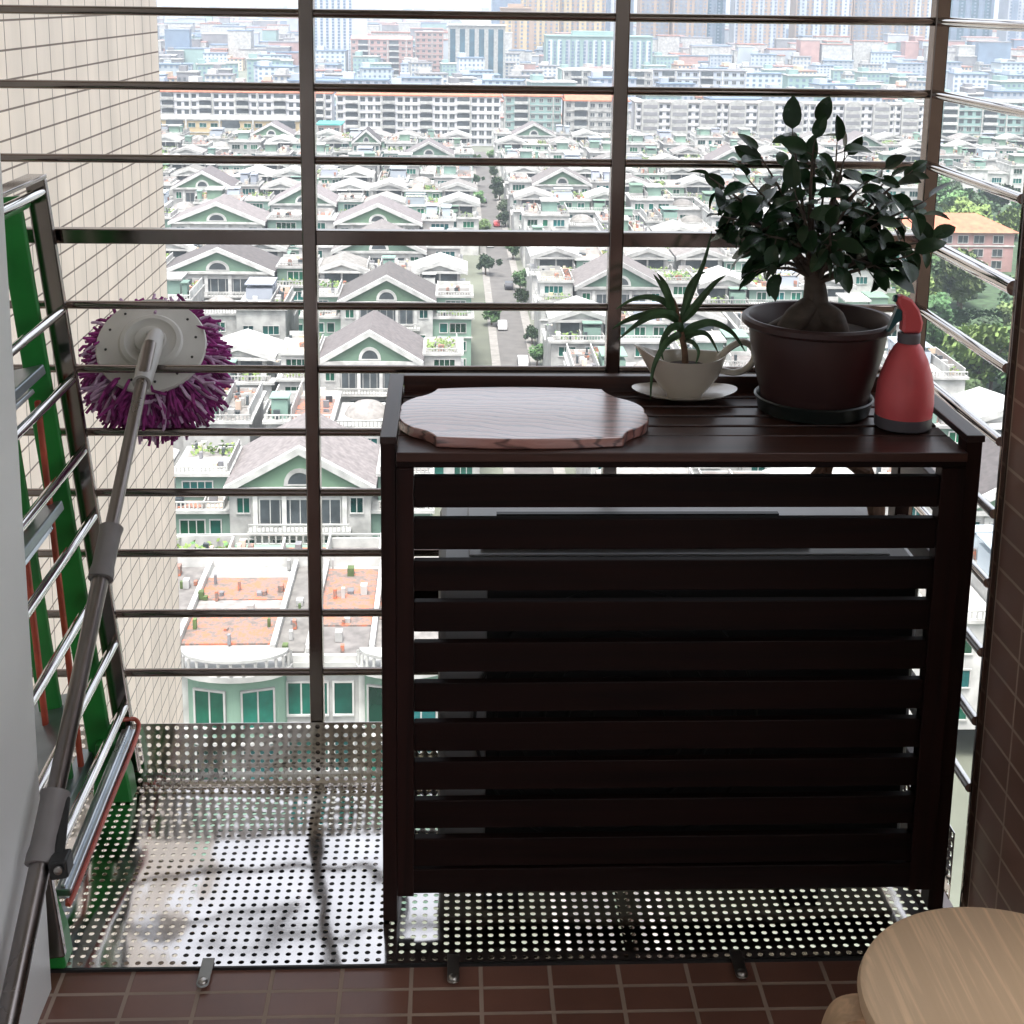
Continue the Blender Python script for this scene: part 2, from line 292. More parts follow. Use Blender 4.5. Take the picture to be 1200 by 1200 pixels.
# ================================================================== CAGE
D = 2.53
BZ = [.2188, .3406, .4631, .5839, .7020, .8230, .9428, 1.0706, 1.2094, 1.3389, 1.4675, 1.596, 1.725, 1.853, 1.98]
cage = thing('window_grille', 'polished stainless steel bar grille enclosing the front of the balcony', 'grille', (0, D, 0))
for k, z in enumerate(BZ):
    g = MB(); nm = 'bar'
    if k == 7: g.box(-1.0, .855, D-.012, D+.012, z-.0135, z+.0135)
    else: g.tube([(-1.0, D, z), (.86, D, z)], .0078, 12)
    put(g.build(nm, 'steel', smooth=True, bevel=.002 if k == 7 else 0), cage)
for x in (-.2573, .2977, .8678, -.86):
    g = MB(); g.box(x-.013, x+.013, D-.0165, D+.0165, .0, 2.62); put(g.build('post', 'steel', bevel=.0025), cage)
for k, z in enumerate(BZ):
    g = MB()
    if k == 7: g.tube([(.868, 2.10, z), (.868, D-.016, z)], .0125, 14)
    else: g.tube([(.868, 2.10, z), (.868, D-.016, z)], .0085, 12)
    put(g.build('side_bar', 'bright', smooth=True), cage)
g = MB(); g.box(-1.0, .878, D-.015, D+.015, -.035, -.018); g.box(-1.0, .878, 2.24, 2.27, -.035, -.012); g.box(-1.0, .878, 1.985, 2.01, -.03, -.012)
for x in (-.2573, .2977, .85): g.box(x-.012, x+.012, 2.0, D, -.034, -.0125)
put(g.build('floor_beam', 'steel'), cage)

# perforated sheet: flat floor with front lip, curved up at the back and at the right
W_ = .018; HR = .0046
def perforated(nu, nv, fn, name, parent, pad_u=0):
    g = MB(); N = 10
    for i in range(nu):
        for j in range(nv):
            cu, cv = (i+.5)*W_, (j+.5)*W_; sq = []; ci = []
            for k in range(N):
                a = 2*pi*(k+.5)/N; c, s_ = cos(a), sin(a); q = .5*W_/max(abs(c), abs(s_)); 
                sq.append((cu+c*q, cv+s_*q)); ci.append((cu+c*HR, cv+s_*HR))
            # corners of the cell
            vs = [fn(*p) for p in sq]+[fn(*p) for p in ci]; fs = [(k, (k+1) % N, N+(k+1) % N, N+k) for k in range(N)]
            cors = [fn(cu+dx*W_/2, cv+dy*W_/2) for dx, dy in ((1, 1), (-1, 1), (-1, -1), (1, -1))]
            b = len(vs); vs += cors
            for m_, (dx, dy) in enumerate(((1, 1), (-1, 1), (-1, -1), (1, -1))):
                a = math.atan2(dy, dx) % (2*pi); k0 = int((a/(2*pi)*N-.5)//1) % N
                fs.append((k0, b+m_, (k0+1) % N))
            g.add(vs, fs)
    g.v = [(round(x, 5), round(y, 5), round(z, 5)) for x, y, z in g.v]
    me = g.mesh(name, 'sheet'); bm = bmesh.new(); bm.from_mesh(me); bmesh.ops.remove_doubles(bm, verts=bm.verts, dist=.0002)
    bmesh.ops.recalc_face_normals(bm, faces=bm.faces); bm.to_mesh(me); bm.free()
    o = bpy.data.objects.new(name, me); COL.objects.link(o); put(o, parent)
    md = o.modifiers.new('thickness', 'SOLIDIFY'); md.thickness = .0012; md.offset = 0
    return o
sh = thing('perforated_sheet', 'shiny perforated stainless sheet forming the balcony floor edge and upturned back', 'metal sheet', (0, 2.2, 0))
RB = .030; YB = D-.02
flat = YB-RB-1.9715; arc = RB*pi/2
def bend(v):      # distance along the sheet -> (y, z)
    if v < flat: return 1.9715+v, .0
    if v < flat+arc: a = (v-flat)/RB; return 1.9715+flat+RB*sin(a), RB*(1-cos(a))
    return YB, RB+(v-flat-arc)
def fsheet(u, v):
    y, z = bend(v); x = -.895+u
    if v < flat: z += .0016*sin(x*9+1)*sin(y*13)
    return (x, y, z)
NV = 36
perforated(96, NV, fsheet, 'floor_panel', sh)
perforated(int((YB-2.105)/W_), 7, lambda u, v: (.852, 2.108+u, .004+v), 'side_panel', sh)
g = MB(); g.box(-.895, .852, 1.9668, 1.9705, -.012, .0012); put(g.build('front_edge', 'black'), sh)
for x, mt in ((-.3795, 'bright'), (.007, 'screw'), (.4595, 'screw')):
    c = thing('cleat', {-.3795: 'white metal tab screwed to the floor tiles at the left', .007: 'dark metal tab on the floor tiles near the cabinet left leg', .4595: 'dark metal tab on the floor tiles nearest the stool'}[x], 'bracket', (x, 1.95, 0), 'metal tabs holding the perforated sheet')
    g = MB(); n = 10; pl = [(x-.0095, 1.985), (x-.0095, 1.928)]+[(x-.0095*cos(pi*k/n), 1.928-.0095*sin(pi*k/n)) for k in range(1, n)]+[(x+.0095, 1.928), (x+.0095, 1.985)]
    g.prism(pl, 2, .0025, .0055); put(g.build('tab', 'c_white' if x < -.3 else mt, bevel=.0007), c)
    g = MB(); g.lathe([(.0075, -.002), (.0075, .002), (.006, .004), (.003, .005)], 14, (x, 1.929, .0055)); put(g.build('screw', 'screw', smooth=True), c)

g = MB(); g.box(-.44, -.10, 2.0, 2.44, -.07, -.062); put(g.build('dark_under_plate', 'tray'), sh)  # dark plate added below so the holes above it read dark
# ================================================================== CABINET
cb = thing('slatted_cabinet', 'dark brown slatted wooden cover cabinet standing on the perforated sheet', 'cabinet', (.36, 2.07, 0))
def cbx(nm, m, *a, bv=.0016): g = MB(); g.box(*a); return put(g.build(nm, m, bevel=bv), cb)
XL, XR = -.1086, .832; YF, YK = 2.069, 2.435
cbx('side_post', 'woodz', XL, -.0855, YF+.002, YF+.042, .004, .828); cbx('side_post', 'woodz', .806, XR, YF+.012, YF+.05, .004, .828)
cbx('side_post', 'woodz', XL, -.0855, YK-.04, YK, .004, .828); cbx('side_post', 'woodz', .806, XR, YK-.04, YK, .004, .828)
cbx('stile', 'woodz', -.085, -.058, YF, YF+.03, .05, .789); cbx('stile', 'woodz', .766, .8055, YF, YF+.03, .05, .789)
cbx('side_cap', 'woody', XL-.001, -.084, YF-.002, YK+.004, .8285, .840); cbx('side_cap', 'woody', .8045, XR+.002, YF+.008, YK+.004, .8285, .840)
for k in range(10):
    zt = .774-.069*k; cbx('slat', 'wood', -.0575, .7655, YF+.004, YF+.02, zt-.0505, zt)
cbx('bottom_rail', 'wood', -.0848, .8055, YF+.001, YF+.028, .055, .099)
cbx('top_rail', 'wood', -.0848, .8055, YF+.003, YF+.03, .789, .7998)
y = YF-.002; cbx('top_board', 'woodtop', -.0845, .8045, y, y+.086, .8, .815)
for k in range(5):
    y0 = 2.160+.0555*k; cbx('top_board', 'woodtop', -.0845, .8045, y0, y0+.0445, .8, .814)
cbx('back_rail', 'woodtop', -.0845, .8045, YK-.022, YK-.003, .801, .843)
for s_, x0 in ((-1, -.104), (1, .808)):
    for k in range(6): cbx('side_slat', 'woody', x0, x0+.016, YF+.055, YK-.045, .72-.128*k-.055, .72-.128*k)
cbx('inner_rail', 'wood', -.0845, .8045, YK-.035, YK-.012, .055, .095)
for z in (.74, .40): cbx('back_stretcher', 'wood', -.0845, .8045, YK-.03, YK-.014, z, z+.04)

ac = thing('air_conditioner', 'ivory outdoor air conditioner unit hidden behind the cabinet slats', 'air conditioner', (.36, 2.28, 0))
g = MB(); g.box(-.02, .775, 2.145, 2.425, .045, .60); put(g.build('casing', 'ac', bevel=.012), ac)
g = MB(); g.box(.03, .73, 2.175, 2.40, .6005, .604); put(g.build('lid_panel', 'ac', bevel=.003), ac)
g = MB(); g.box(.08, .58, 2.34, 2.352, .6045, .612); g.box(.05, .60, 2.20, 2.212, .6045, .612); put(g.build('lid_rib', 'acdark'), ac)
g = MB(); g.box(.06, .765, 2.1405, 2.1445, .06, .585); put(g.build('shaded_front_panel', 'acdark', bevel=.003), ac)  # dark panel paints the unlit front of the casing
g = MB()
for r in (.04, .08, .12, .16, .20, .235):
    g.tube([(.275+r*cos(2*pi*k/40), 2.136, .325+r*sin(2*pi*k/40)) for k in range(41)], .0028, 6)
put(g.build('fan_guard', 'acdark', smooth=True), ac)
for x in (.06, .58): g = MB(); g.box(x, x+.06, 2.16, 2.41, .003, .0445); put(g.build('foot', 'acdark'), ac)
pp = thing('pipe_bundle', 'tape wrapped refrigerant pipes curling behind the right cabinet slats', 'pipes', (.74, 2.33, .3))
for k in range(4):
    g = MB(); o_ = k*.016
    g.tube([(.70, 2.30+o_, .38+.05*k), (.735, 2.31+o_, .40+.05*k), (.765, 2.34+o_*.5, .50+.02*k), (.77-.01*k, 2.37, .62+.02*k), (.74-.02*k, 2.395, .70), (.69-.012*k, 2.40, .72-.02*k), (.68, 2.41, .66)], .009, 8)
    put(g.build('pipe', 'stem', smooth=True), pp)

# ================================================================== THINGS ON THE CABINET
TOP = .8155
# cutting board
def seg(a, b, bulge, n=12):
    a, b = Vector(a), Vector(b); d = b-a; nrm = Vector((d.y, -d.x)).normalized(); L_ = d.length
    return [a+d*(k/n)+nrm*bulge*L_*4*(k/n)*(1-k/n) for k in range(n)]
nt_ = [(-.0257, 2.368), (.263, 2.366), (.2685, 2.096), (-.024, 2.093)]    # four notches
tips = [(.319, 2.225), (-.084, 2.235)]
out = []
out += seg(nt_[0], nt_[1], -.045*1.0)[:]                       # back edge bulges away
cr = lambda n_, t_, inv: seg(n_, t_, inv)
out += cr(nt_[1], (.298, 2.30), .10)+cr((.298, 2.30), tips[0], -.12)+cr(tips[0], (.300, 2.145), -.12)+cr((.300, 2.145), nt_[2], .10)
out += seg(nt_[2], nt_[3], -.045)
out += cr(nt_[3], (-.060, 2.14), .10)+cr((-.060, 2.14), tips[1], -.12)+cr(tips[1], (-.060, 2.315), -.12)+cr((-.060, 2.315), nt_[0], .10)
out = [(p.x, p.y) for p in out][::-1]
bo = MB(); bo.prism([(x-.12, y-2.23) for x, y in out], 2, 0, .017)
bo = bo.build('cutting_board', 'board', bevel=.002); bo.location = (.12, 2.23, TOP)
tag(bo, 'scalloped reddish wooden board lying on the cabinet top', 'cutting board')
# pot
PX, PY = .6185, 2.3
pt = thing('plant_pot', 'round brown plastic pot on a dark tray on the cabinet top', 'flower pot', (PX, PY, TOP))
g = MB(); g.lathe([(.084, .009), (.097, .05), (.110, .105), (.1155, .142), (.1155, .146), (.123, .148), (.128, .153), (.128, .161), (.123, .165), (.117, .164), (.112, .157), (.106, .11), (.09, .02)], 56, cap=True)
link('pot_body', g.mesh('pot_body', 'pot', True), pt)
g = MB(); g.lathe([(.088, 0), (.094, .003), (.098, .022), (.101, .026), (.098, .028), (.094, .024), (.088, .008)], 48); link('tray', g.mesh('tray', 'tray', True), pt)
g = MB(); g.lathe([(.1105, .133), (.09, .138), (.05, .142), (.01, .144)], 40, cap=True); link('soil', g.mesh('soil', 'soil', True), pt)
# ficus
fc = thing('ficus_bonsai', 'dark leafy ficus bonsai with swollen trunk growing in the brown pot', 'plant', (PX-.012, PY, TOP+.140))
def blob_tube(g, pts, rs, n=14): g.tube(pts, rs, n)
def spline(pts, n=6):
    P = [Vector(p) for p in pts]; o = []
    for i in range(len(P)-1):
        p0, p1, p2, p3 = P[max(i-1, 0)], P[i], P[i+1], P[min(i+2, len(P)-1)]
        for k in range(n):
            t = k/n; o.append(.5*((2*p1)+(-p0+p2)*t+(2*p0-5*p1+4*p2-p3)*t*t+(-p0+3*p1-3*p2+p3)*t**3))
    return o+[P[-1]]
def lerp_r(rs, n=6):
    o = []
    for i in range(len(rs)-1): o += [rs[i]+(rs[i+1]-rs[i])*k/n for k in range(n)]
    return o+[rs[-1]]
g = MB()
for pts, rs in (([(0, 0, -.01), (0, 0, .02), (.004, -.004, .05), (.002, 0, .085), (-.002, 0, .11)], [.034, .034, .022, .017, .014]),
                ([(-.006, -.01, .045), (-.03, -.02, .025), (-.05, -.025, .0), (-.058, -.028, -.02)], [.018, .022, .018, .01]),
                ([(.006, -.01, .04), (.03, -.016, .02), (.045, -.02, -.01)], [.018, .024, .018]),
                ([(-.01, .01, .03), (-.045, .0, .012), (-.078, -.02, .003), (-.09, -.03, -.01)], [.012, .013, .009, .005])):
    g.tube(spline(pts), lerp_r(rs), 16)
link('trunk', g.mesh('trunk', 'bark', True), fc)
# branches and leaves. local coords relative to trunk base
tips_f = [(-.05, .0, .345), (.0, .03, .355), (-.02, -.03, .33), (.03, .0, .32), (.06, .05, .30), (-.10, .02, .30), (-.13, -.03, .26), (-.185, 0, .255), (-.15, .05, .22), (-.17, -.04, .19),
          (.10, -.03, .28), (.13, .03, .25), (.16, 0, .27), (.185, -.02, .22), (.19, .03, .18), (.20, -.01, .14), (.15, -.06, .12), (.12, .06, .16), (.08, -.07, .20), (.05, -.08, .26),
          (-.06, -.08, .24), (-.10, -.07, .16), (-.09, .07, .17), (-.04, .08, .26), (.04, .09, .24), (-.12, 0, .12), (.0, -.09, .17), (.07, .07, .11), (.11, -.04, .09), (-.07, -.03, .10), (.02, -.07, .11), (-.11, -.05, .09)]
br = MB(); lf = MB(); lr = random.Random(3)
def leaf(g, base, d, nrm, L_, w, fold=.25, droop=.25, n=6):
    d = Vector(d).normalized(); nrm = Vector(nrm); nrm = (nrm-d*nrm.dot(d)).normalized(); s_ = d.cross(nrm)
    vs = []
    for k in range(n+1):
        t = k/n; ww = w*.5*(max(0, sin(pi*t**.85))**.62 if 0 < t < 1 else 0.04)
        c = Vector(base)+d*L_*t - nrm*droop*L_*t*t
        vs += [c-s_*ww+nrm*fold*ww, c, c+s_*ww+nrm*fold*ww]
    fs = []
    for k in range(n):
        b = k*3; fs += [(b, b+1, b+4, b+3), (b+1, b+2, b+5, b+4)]
    g.add(vs, fs)
for tip in tips_f:
    tip = Vector((tip[0]*.93-.002, tip[1], tip[2]*.84+.038)); st_ = Vector((lr.uniform(-.01, .01), lr.uniform(-.01, .01), lr.uniform(.075, .108)))
    mid = st_.lerp(tip, .5)+Vector((lr.uniform(-.012, .012), lr.uniform(-.012, .012), lr.uniform(.0, .03)))
    path = spline([st_, mid, tip], 7); br.tube(path, lerp_r([.0052, .0028, .0012], 7), 7)
    side = lr.choice((-1, 1))
    nl = 13
    for k in range(nl):
        t = .34+.66*k/(nl-1); i = min(len(path)-1, int(t*(len(path)-1))); p = path[i]
        tan = (path[min(i+1, len(path)-1)]-path[max(i-1, 0)]).normalized(); side = -side
        outv = Vector((p.x, p.y*.8, 0)); outv = outv.normalized() if outv.length > .01 else Vector((lr.uniform(-1, 1), lr.uniform(-1, 1), 0))
        sv = tan.cross(Vector((0, 0, 1))); sv = sv.normalized() if sv.length > .1 else Vector((1, 0, 0))
        d = sv*side*.8+tan*.3+outv*.4+Vector((lr.uniform(-.7, .7), lr.uniform(-.7, .7), lr.uniform(-1.4, .5)))
        if k == nl-1: d = tan+Vector((lr.uniform(-.3, .3), lr.uniform(-.3, .3), lr.uniform(-.3, .3)))
        d.normalize(); pe = p+d*.012; br.tube([p, pe], .0009, 4, cap=False)
        if (Vector((pe.x, pe.y, 0)).length < .07 and pe.z < .15) or pe.z < .085: continue
        nr = Vector((lr.uniform(-.9, .9), lr.uniform(-1.2, .6), 1)); sz = lr.uniform(.6, 1.15); leaf(lf, pe, d, nr, .048*sz, .0285*sz*lr.uniform(.85, 1.12), lr.uniform(.1, .5), lr.uniform(.0, .55))
link('branches', br.mesh('branches', 'bark', True), fc); link('foliage', lf.mesh('foliage', 'leaf', True), fc)
# sauce boat planter
SX, SY = .407, 2.365
sc_ = thing('saucer', 'small square white ceramic saucer under the sauce boat', 'saucer', (SX, SY, TOP))
g = MB(); prof = [(.02, 0), (.03, .001), (.052, .008), (.078, .014), (.080, .0165), (.052, .0115), (.03, .0045), (.01, .004)]
n = 48; vs = []; 
for r, z in prof:
    for i in range(n):
        a = 2*pi*i/n; k = 1+.17*(max(0, abs(cos(2*(a)))-.2))*(r/.08)**2; vs.append((r*k*cos(a)*1.02, r*k*sin(a)*.82, z+.004*(r/.08)**2*abs(cos(2*a))))
fs = [(j*n+i, j*n+(i+1) % n, (j+1)*n+(i+1) % n, (j+1)*n+i) for j in range(len(prof)-1) for i in range(n)]+[tuple(range(n))[::-1], tuple(range(7*n, 8*n))]
g.add(vs, fs); link('saucer_dish', g.mesh('saucer_dish', 'ceramic', True), sc_)
sb = thing('sauce_boat', 'white ceramic sauce boat with loop handle holding a small plant', 'planter', (SX, SY, TOP+.005))
prof = [(.031, 0, 0), (.032, .005, 0), (.042, .016, 0), (.058, .038, .1), (.065, .060, .5), (.068, .076, 1), (.064, .075, 1), (.059, .060, .7), (.03, .03, .1)]
vs = []
for r, z, sp in prof:
    for i in range(n):
        a = 2*pi*i/n; lip = max(0, -cos(a))**6; hd = max(0, cos(a))**4
        rx = r*(1+.35*lip*sp+.05*hd*sp); vs.append((rx*cos(a), r*.78*sin(a)*(1-.25*lip*sp), z+.022*lip*sp+.006*hd*sp-.004*sp))
k_ = len(prof); fs = [(j*n+i, j*n+(i+1) % n, (j+1)*n+(i+1) % n, (j+1)*n+i) for j in range(k_-1) for i in range(n)]+[tuple(range(n))[::-1], tuple(range((k_-1)*n, k_*n))]
g = MB(); g.add(vs, fs); link('bowl', g.mesh('bowl', 'ceramic', True), sb)
g = MB(); g.tube(spline([(.058, 0, .070), (.078, 0, .088), (.100, 0, .098), (.119, 0, .088), (.123, 0, .068), (.110, 0, .050), (.086, 0, .043), (.060, 0, .048)], 7), .0062, 10, flat=1.3); link('handle', g.mesh('handle', 'ceramic', True), sb, (.003, 0, 0), (.95, 1, 1))
g = MB(); g.lathe([(.048, .052), (.03, .058), (.005, .06)], 24, sy=.78); link('soil', g.mesh('soil', 'soil', True), sb)
dr = thing('dracaena_plant', 'small plant with arching strap leaves growing in the sauce boat', 'plant', (SX, SY, TOP+.06))
g = MB(); g.tube(spline([(.0, 0, -.005), (-.003, 0, .03), (-.012, 0, .065), (-.022, 0, .105), (-.028, 0, .12)]), lerp_r([.0065, .0055, .006, .005, .003]), 10); link('stem', g.mesh('stem', 'stem', True), dr)
g = MB()
def strap(base, pts, w):
    P = spline([base]+pts, 6); m_ = len(P)
    vs = []
    for i, p in enumerate(P):
        t = (P[min(i+1, m_-1)]-P[max(i-1, 0)]).normalized(); s_ = t.cross(Vector((0, -1, .35))).normalized(); u = i/(m_-1)
        ww = w*.5*min(1, .35+u*3)*(1-u**2.2)+.0004; vv = s_.cross(t)*-1
        vs += [p-s_*ww+vv*ww*.35, p, p+s_*ww+vv*ww*.35]
    fs = []
    for k in range(m_-1): b = k*3; fs += [(b, b+1, b+4, b+3), (b+1, b+2, b+5, b+4)]
    g.add(vs, fs)
L6 = lambda px, py: None
B0 = (-.012, 0, .075)
strap(B0, [(-.005, 0, .10), (.010, .01, .135), (.030, .02, .185), (.040, .02, .235)], .012)
strap(B0, [(.006, -.01, .10), (.02, -.02, .125), (.042, -.02, .152), (.060, -.02, .165)], .015)
strap(B0, [(-.002, .01, .10), (.004, .02, .130), (.020, .03, .155), (.034, .03, .160)], .014)
strap(B0, [(-.028, -.01, .10), (-.036, -.02, .125), (-.045, -.02, .150), (-.058, -.02, .168)], .017)
strap(B0, [(-.03, .01, .115), (-.045, .01, .14), (-.060, .01, .160)], .013)
strap(B0, [(-.035, .0, .110), (-.065, .0, .122), (-.095, .0, .118), (-.125, .0, .10)], .012)
strap(B0, [(-.03, -.02, .095), (-.06, -.03, .098), (-.09, -.04, .085), (-.125, -.04, .055)], .017)
strap(B0, [(-.04, .02, .09), (-.075, .02, .085), (-.105, .02, .075), (-.128, .02, .06)], .015)
strap((-.008, 0, .055), [(.01, -.01, .072), (.04, -.02, .082), (.075, -.02, .065), (.10, -.02, .030)], .015)
strap((-.008, 0, .055), [(-.02, -.03, .062), (-.045, -.05, .05), (-.065, -.06, .01), (-.068, -.06, -.045)], .013)
strap((-.008, 0, .055), [(-.015, -.02, .075), (-.035, -.03, .072), (-.05, -.04, .045), (-.045, -.04, .02)], .014)
strap((-.006, 0, .045), [(.01, -.01, .06), (.035, -.01, .058), (.055, -.01, .025)], .011)
strap((-.006, 0, .045), [(.005, -.03, .05), (.015, -.04, .035), (.01, -.04, .01)], .008)
link('foliage', g.mesh('foliage', 'dleaf', True), dr)
# spray bottle
bt = thing('spray_bottle', 'red plastic trigger spray bottle with grey base right of the pot', 'spray bottle', (.744, 2.205, TOP))
g = MB(); g.lathe([(.044, 0), (.0475, .003), (.048, .022)], 40); link('base_ring', g.mesh('base_ring', 'bgrey', True), bt)
g = MB(); g.lathe([(.0475, .0222), (.0488, .045), (.047, .075), (.042, .098), (.034, .122), (.024, .143), (.018, .151), (.016, .152)], 40); link('bottle_body', g.mesh('bottle_body', 'bred', True), bt)
ZO = -.0185; g = MB(); g.lathe([(.0185, .1705), (.019, .174), (.019, .186), (.0175, .188)], 28); link('collar', g.mesh('collar', 'bgrey', True), bt, (0, 0, ZO))
g = MB(); g.prism([(-.013, .1885), (.015, .1885), (.0165, .205), (.010, .224), (-.002, .240), (-.018, .247), (-.023, .243), (-.022, .232), (-.014, .222), (-.013, .205)], 1, -.0125, .0125); link('spray_head', g.mesh('spray_head', 'bred'), bt, (0, 0, ZO-.028), (1.15, 1, 1.15))
bt.children[-1].modifiers.new('bevel', 'BEVEL').width = .004
g = MB(); g.tube([(-.023, 0, .240), (-.027, 0, .2405)], [.006, .005], 12); link('nozzle', g.mesh('nozzle', 'teal', True), bt, (0, 0, ZO-.028), (1.15, 1, 1.15))
g = MB(); g.prism([(-.0145, .222), (-.022, .226), (-.026, .213), (-.031, .198), (-.0345, .190), (-.030, .190), (-.021, .203), (-.0138, .208)], 1, -.006, .006); link('trigger', g.mesh('trigger', 'teal'), bt, (0, 0, ZO-.028), (1.15, 1, 1.15))

bt.scale = (.97, .97, .94)
# ================================================================== LEFT SIDE: RACK, LADDER, MOP
def lean(z, off=0): return -.594-.104*z+off
rk = thing('drying_rack', 'folded stainless steel rack with round rungs leaning on the left wall', 'rack', (-.6, 2.2, 0))
for y in (2.497, 1.962):
    g = MB(); a = Vector((lean(.03)-.016, y, .03)); b = Vector((lean(1.175)-.016, y, 1.175)); g.bar(a, b, .016, .036, (1, 0, 0)); put(g.build('side_rail', 'steel', bevel=.003), rk)
for z in (.169, .297, .426, .552, .678, .813, .939, 1.154):
    g = MB(); x = lean(z)-.008; g.tube([(x, 2.489, z), (x, 1.97, z)], .0088, 12); put(g.build('rung', 'bright', smooth=True), rk)
g = MB(); x = lean(1.175)-.016; g.box(x-.018, x+.018, 1.955, 2.505, 1.176, 1.184); put(g.build('top_cap', 'steel', bevel=.002), rk)
ld = thing('stepladder', 'folded green stepladder with grey treads standing behind the rack', 'ladder', (-.7, 2.2, 0))
def lr_(y, x0, x1, z1, w, m, nm, dpt=.014): g = MB(); g.bar((x0, y, .05), (x1, y, z1), dpt, w, (1, 0, 0)); return put(g.build(nm, m, bevel=.003), ld)
for y in (2.455, 1.99): lr_(y, -.652, -.770, 1.15, .045, 'green', 'front_rail')
for y in (2.36, 2.08): lr_(y, -.700, -.800, 1.10, .040, 'green', 'rear_rail')
lr_(2.40, -.678, -.722, .80, .010, 'red', 'red_strap', .012); lr_(2.30, -.70, -.73, .62, .010, 'red', 'red_strap', .012)
for z in (.23, .595, .845):
    xx = -.66-.075*z-.02; g = MB(); g.obox((xx-.01, 2.22, z), (.045, 0, .010), (0, .19, 0), (-.002, 0, .009)); put(g.build('tread', 'tread', bevel=.003), ld)
    g = MB(); g.obox((xx-.015, 2.22, z-.03), (.035, 0, .006), (0, .17, 0), (-.002, 0, .004)); put(g.build('tread_support', 'alu', bevel=.002), ld)
for y in (2.455, 1.99):
    g = MB(); g.prism([(-.672, .0025), (-.598, .0025), (-.604, .055), (-.625, .125), (-.662, .125)], 1, y-.024, y+.024); put(g.build('foot', 'green', bevel=.004), ld)
g = MB(); g.box(-.700, -.672, 1.985, 2.46, .06, .10); put(g.build('base_tread', 'tread', bevel=.003), ld)
g = MB(); x = -.742; g.tube([(x, 1.99, 1.14), (x, 2.455, 1.14)], .012, 10); put(g.build('hinge_tube', 'green', smooth=True), ld)
# inner grille posts seen between the rungs
sq = thing('window_squeegee', 'silver aluminium channel with red edge lying along the rack foot', 'squeegee', (-.6, 2.3, .09))
g = MB(); g.bar((-.609, 2.475, .125), (-.615, 2.03, .092), .026, .014); g.bar((-.609, 2.475, .136), (-.615, 2.03, .103), .008, .006); put(g.build('channel', 'alu', bevel=.002), sq)
g = MB(); g.tube(spline([(-.622, 2.485, .145), (-.598, 2.492, .140), (-.592, 2.46, .122), (-.596, 2.25, .104), (-.600, 2.03, .086), (-.606, 2.022, .085)], 6), .0042, 8); put(g.build('rubber_edge', 'red', smooth=True), sq)

mp = thing('mop', 'round purple string mop with grey telescopic pole pushed through the bars', 'mop', (-.58, 2.2, 0))
p_end = Vector((-.58817, 1.4506, .012)); p_top = Vector((-.545, 2.50, .8792))
def on(t): return p_end.lerp(p_top, t)
def tube_part(nm, t0, t1, r, m, fl=1, bulge=False):
    g = MB(); pts = [on(t0+(t1-t0)*k/8) for k in range(9)]; rs = [r*(1.12 if bulge and k in (0, 1, 8) else 1) for k in range(9)]; g.tube(pts, rs, 16); return put(g.build(nm, m, smooth=True), mp)
tube_part('lower_pole', 0, .37, .0150, 'pole'); tube_part('middle_pole', .37, .69, .0135, 'pole'); tube_part('upper_pole', .69, 1, .0112, 'pole')
tube_part('sleeve', .655, .723, .0180, 'sleeve', bulge=True); tube_part('sleeve', .330, .405, .0195, 'sleeve', bulge=True)
g = MB(); c = on(.335)+Vector((.030, -.01, .0)); g.obox(c, (.013, 0, .002), (0, .016, 0), (-.001, 0, .014)); g.bar(c+Vector((-.004, .01, .01)), on(.40)+Vector((.016, 0, 0)), .014, .008); put(g.build('clamp', 'black', bevel=.003), mp)
g = MB(); g.lathe([(.006, 0), (.006, .004), (.003, .005)], 12); o = g.build('clamp_screw', 'screw', mp, True); o.location = c+Vector((.002, -.0185, .004))-mp.location; o.rotation_euler = (pi/2, 0, 0)
# neck and head
HC = Vector((-.566, 2.605, .850)); hn = Vector((.06, -.72, .69)).normalized()
hx = Vector((1, 0, 0)); hx = (hx-hn*hx.dot(hn)).normalized(); hy = hn.cross(hx)
RM = Matrix((hx, hy, hn)).transposed()
def headpart(nm, m, prof, n=48):
    g = MB(); g.lathe(prof, n); o = g.build(nm, m, mp, True); o.location = HC-mp.location; o.rotation_euler = RM.to_euler(); return o
headpart('head_plate', 'plate', [(.100, -.012), (.1025, -.004), (.100, .001), (.086, .004), (.060, .010), (.056, .0155), (.048, .017), (.044, .014), (.030, .014), (.028, .022), (.018, .024), (.002, .024)])
g = MB()
for k in range(12): a = 2*pi*k/12+.2; g.lathe([(.0026, .0), (.0026, .0052), (.0008, .0055)], 8, (.083*cos(a), .083*sin(a), .0006))
o = g.build('plate_hole', 'black', mp, True); o.location = HC-mp.location; o.rotation_euler = RM.to_euler()
nk0 = on(.935); nk1 = HC+hn*.028+Vector((.012, 0, .004))
g = MB(); g.tube([nk0, nk0.lerp(nk1, .15), nk0.lerp(nk1, .7), nk1], [.0165, .0172, .019, .015], 16); g.bar(nk1-Vector((.012, 0, 0)), HC-Vector((.006, 0, 0)), .008, .018); g.bar(nk1+Vector((.010, 0, 0)), HC+Vector((.014, 0, 0)), .008, .018)
put(g.build('neck_joint', 'grimy', smooth=True), mp)
fr = random.Random(11); g = MB()
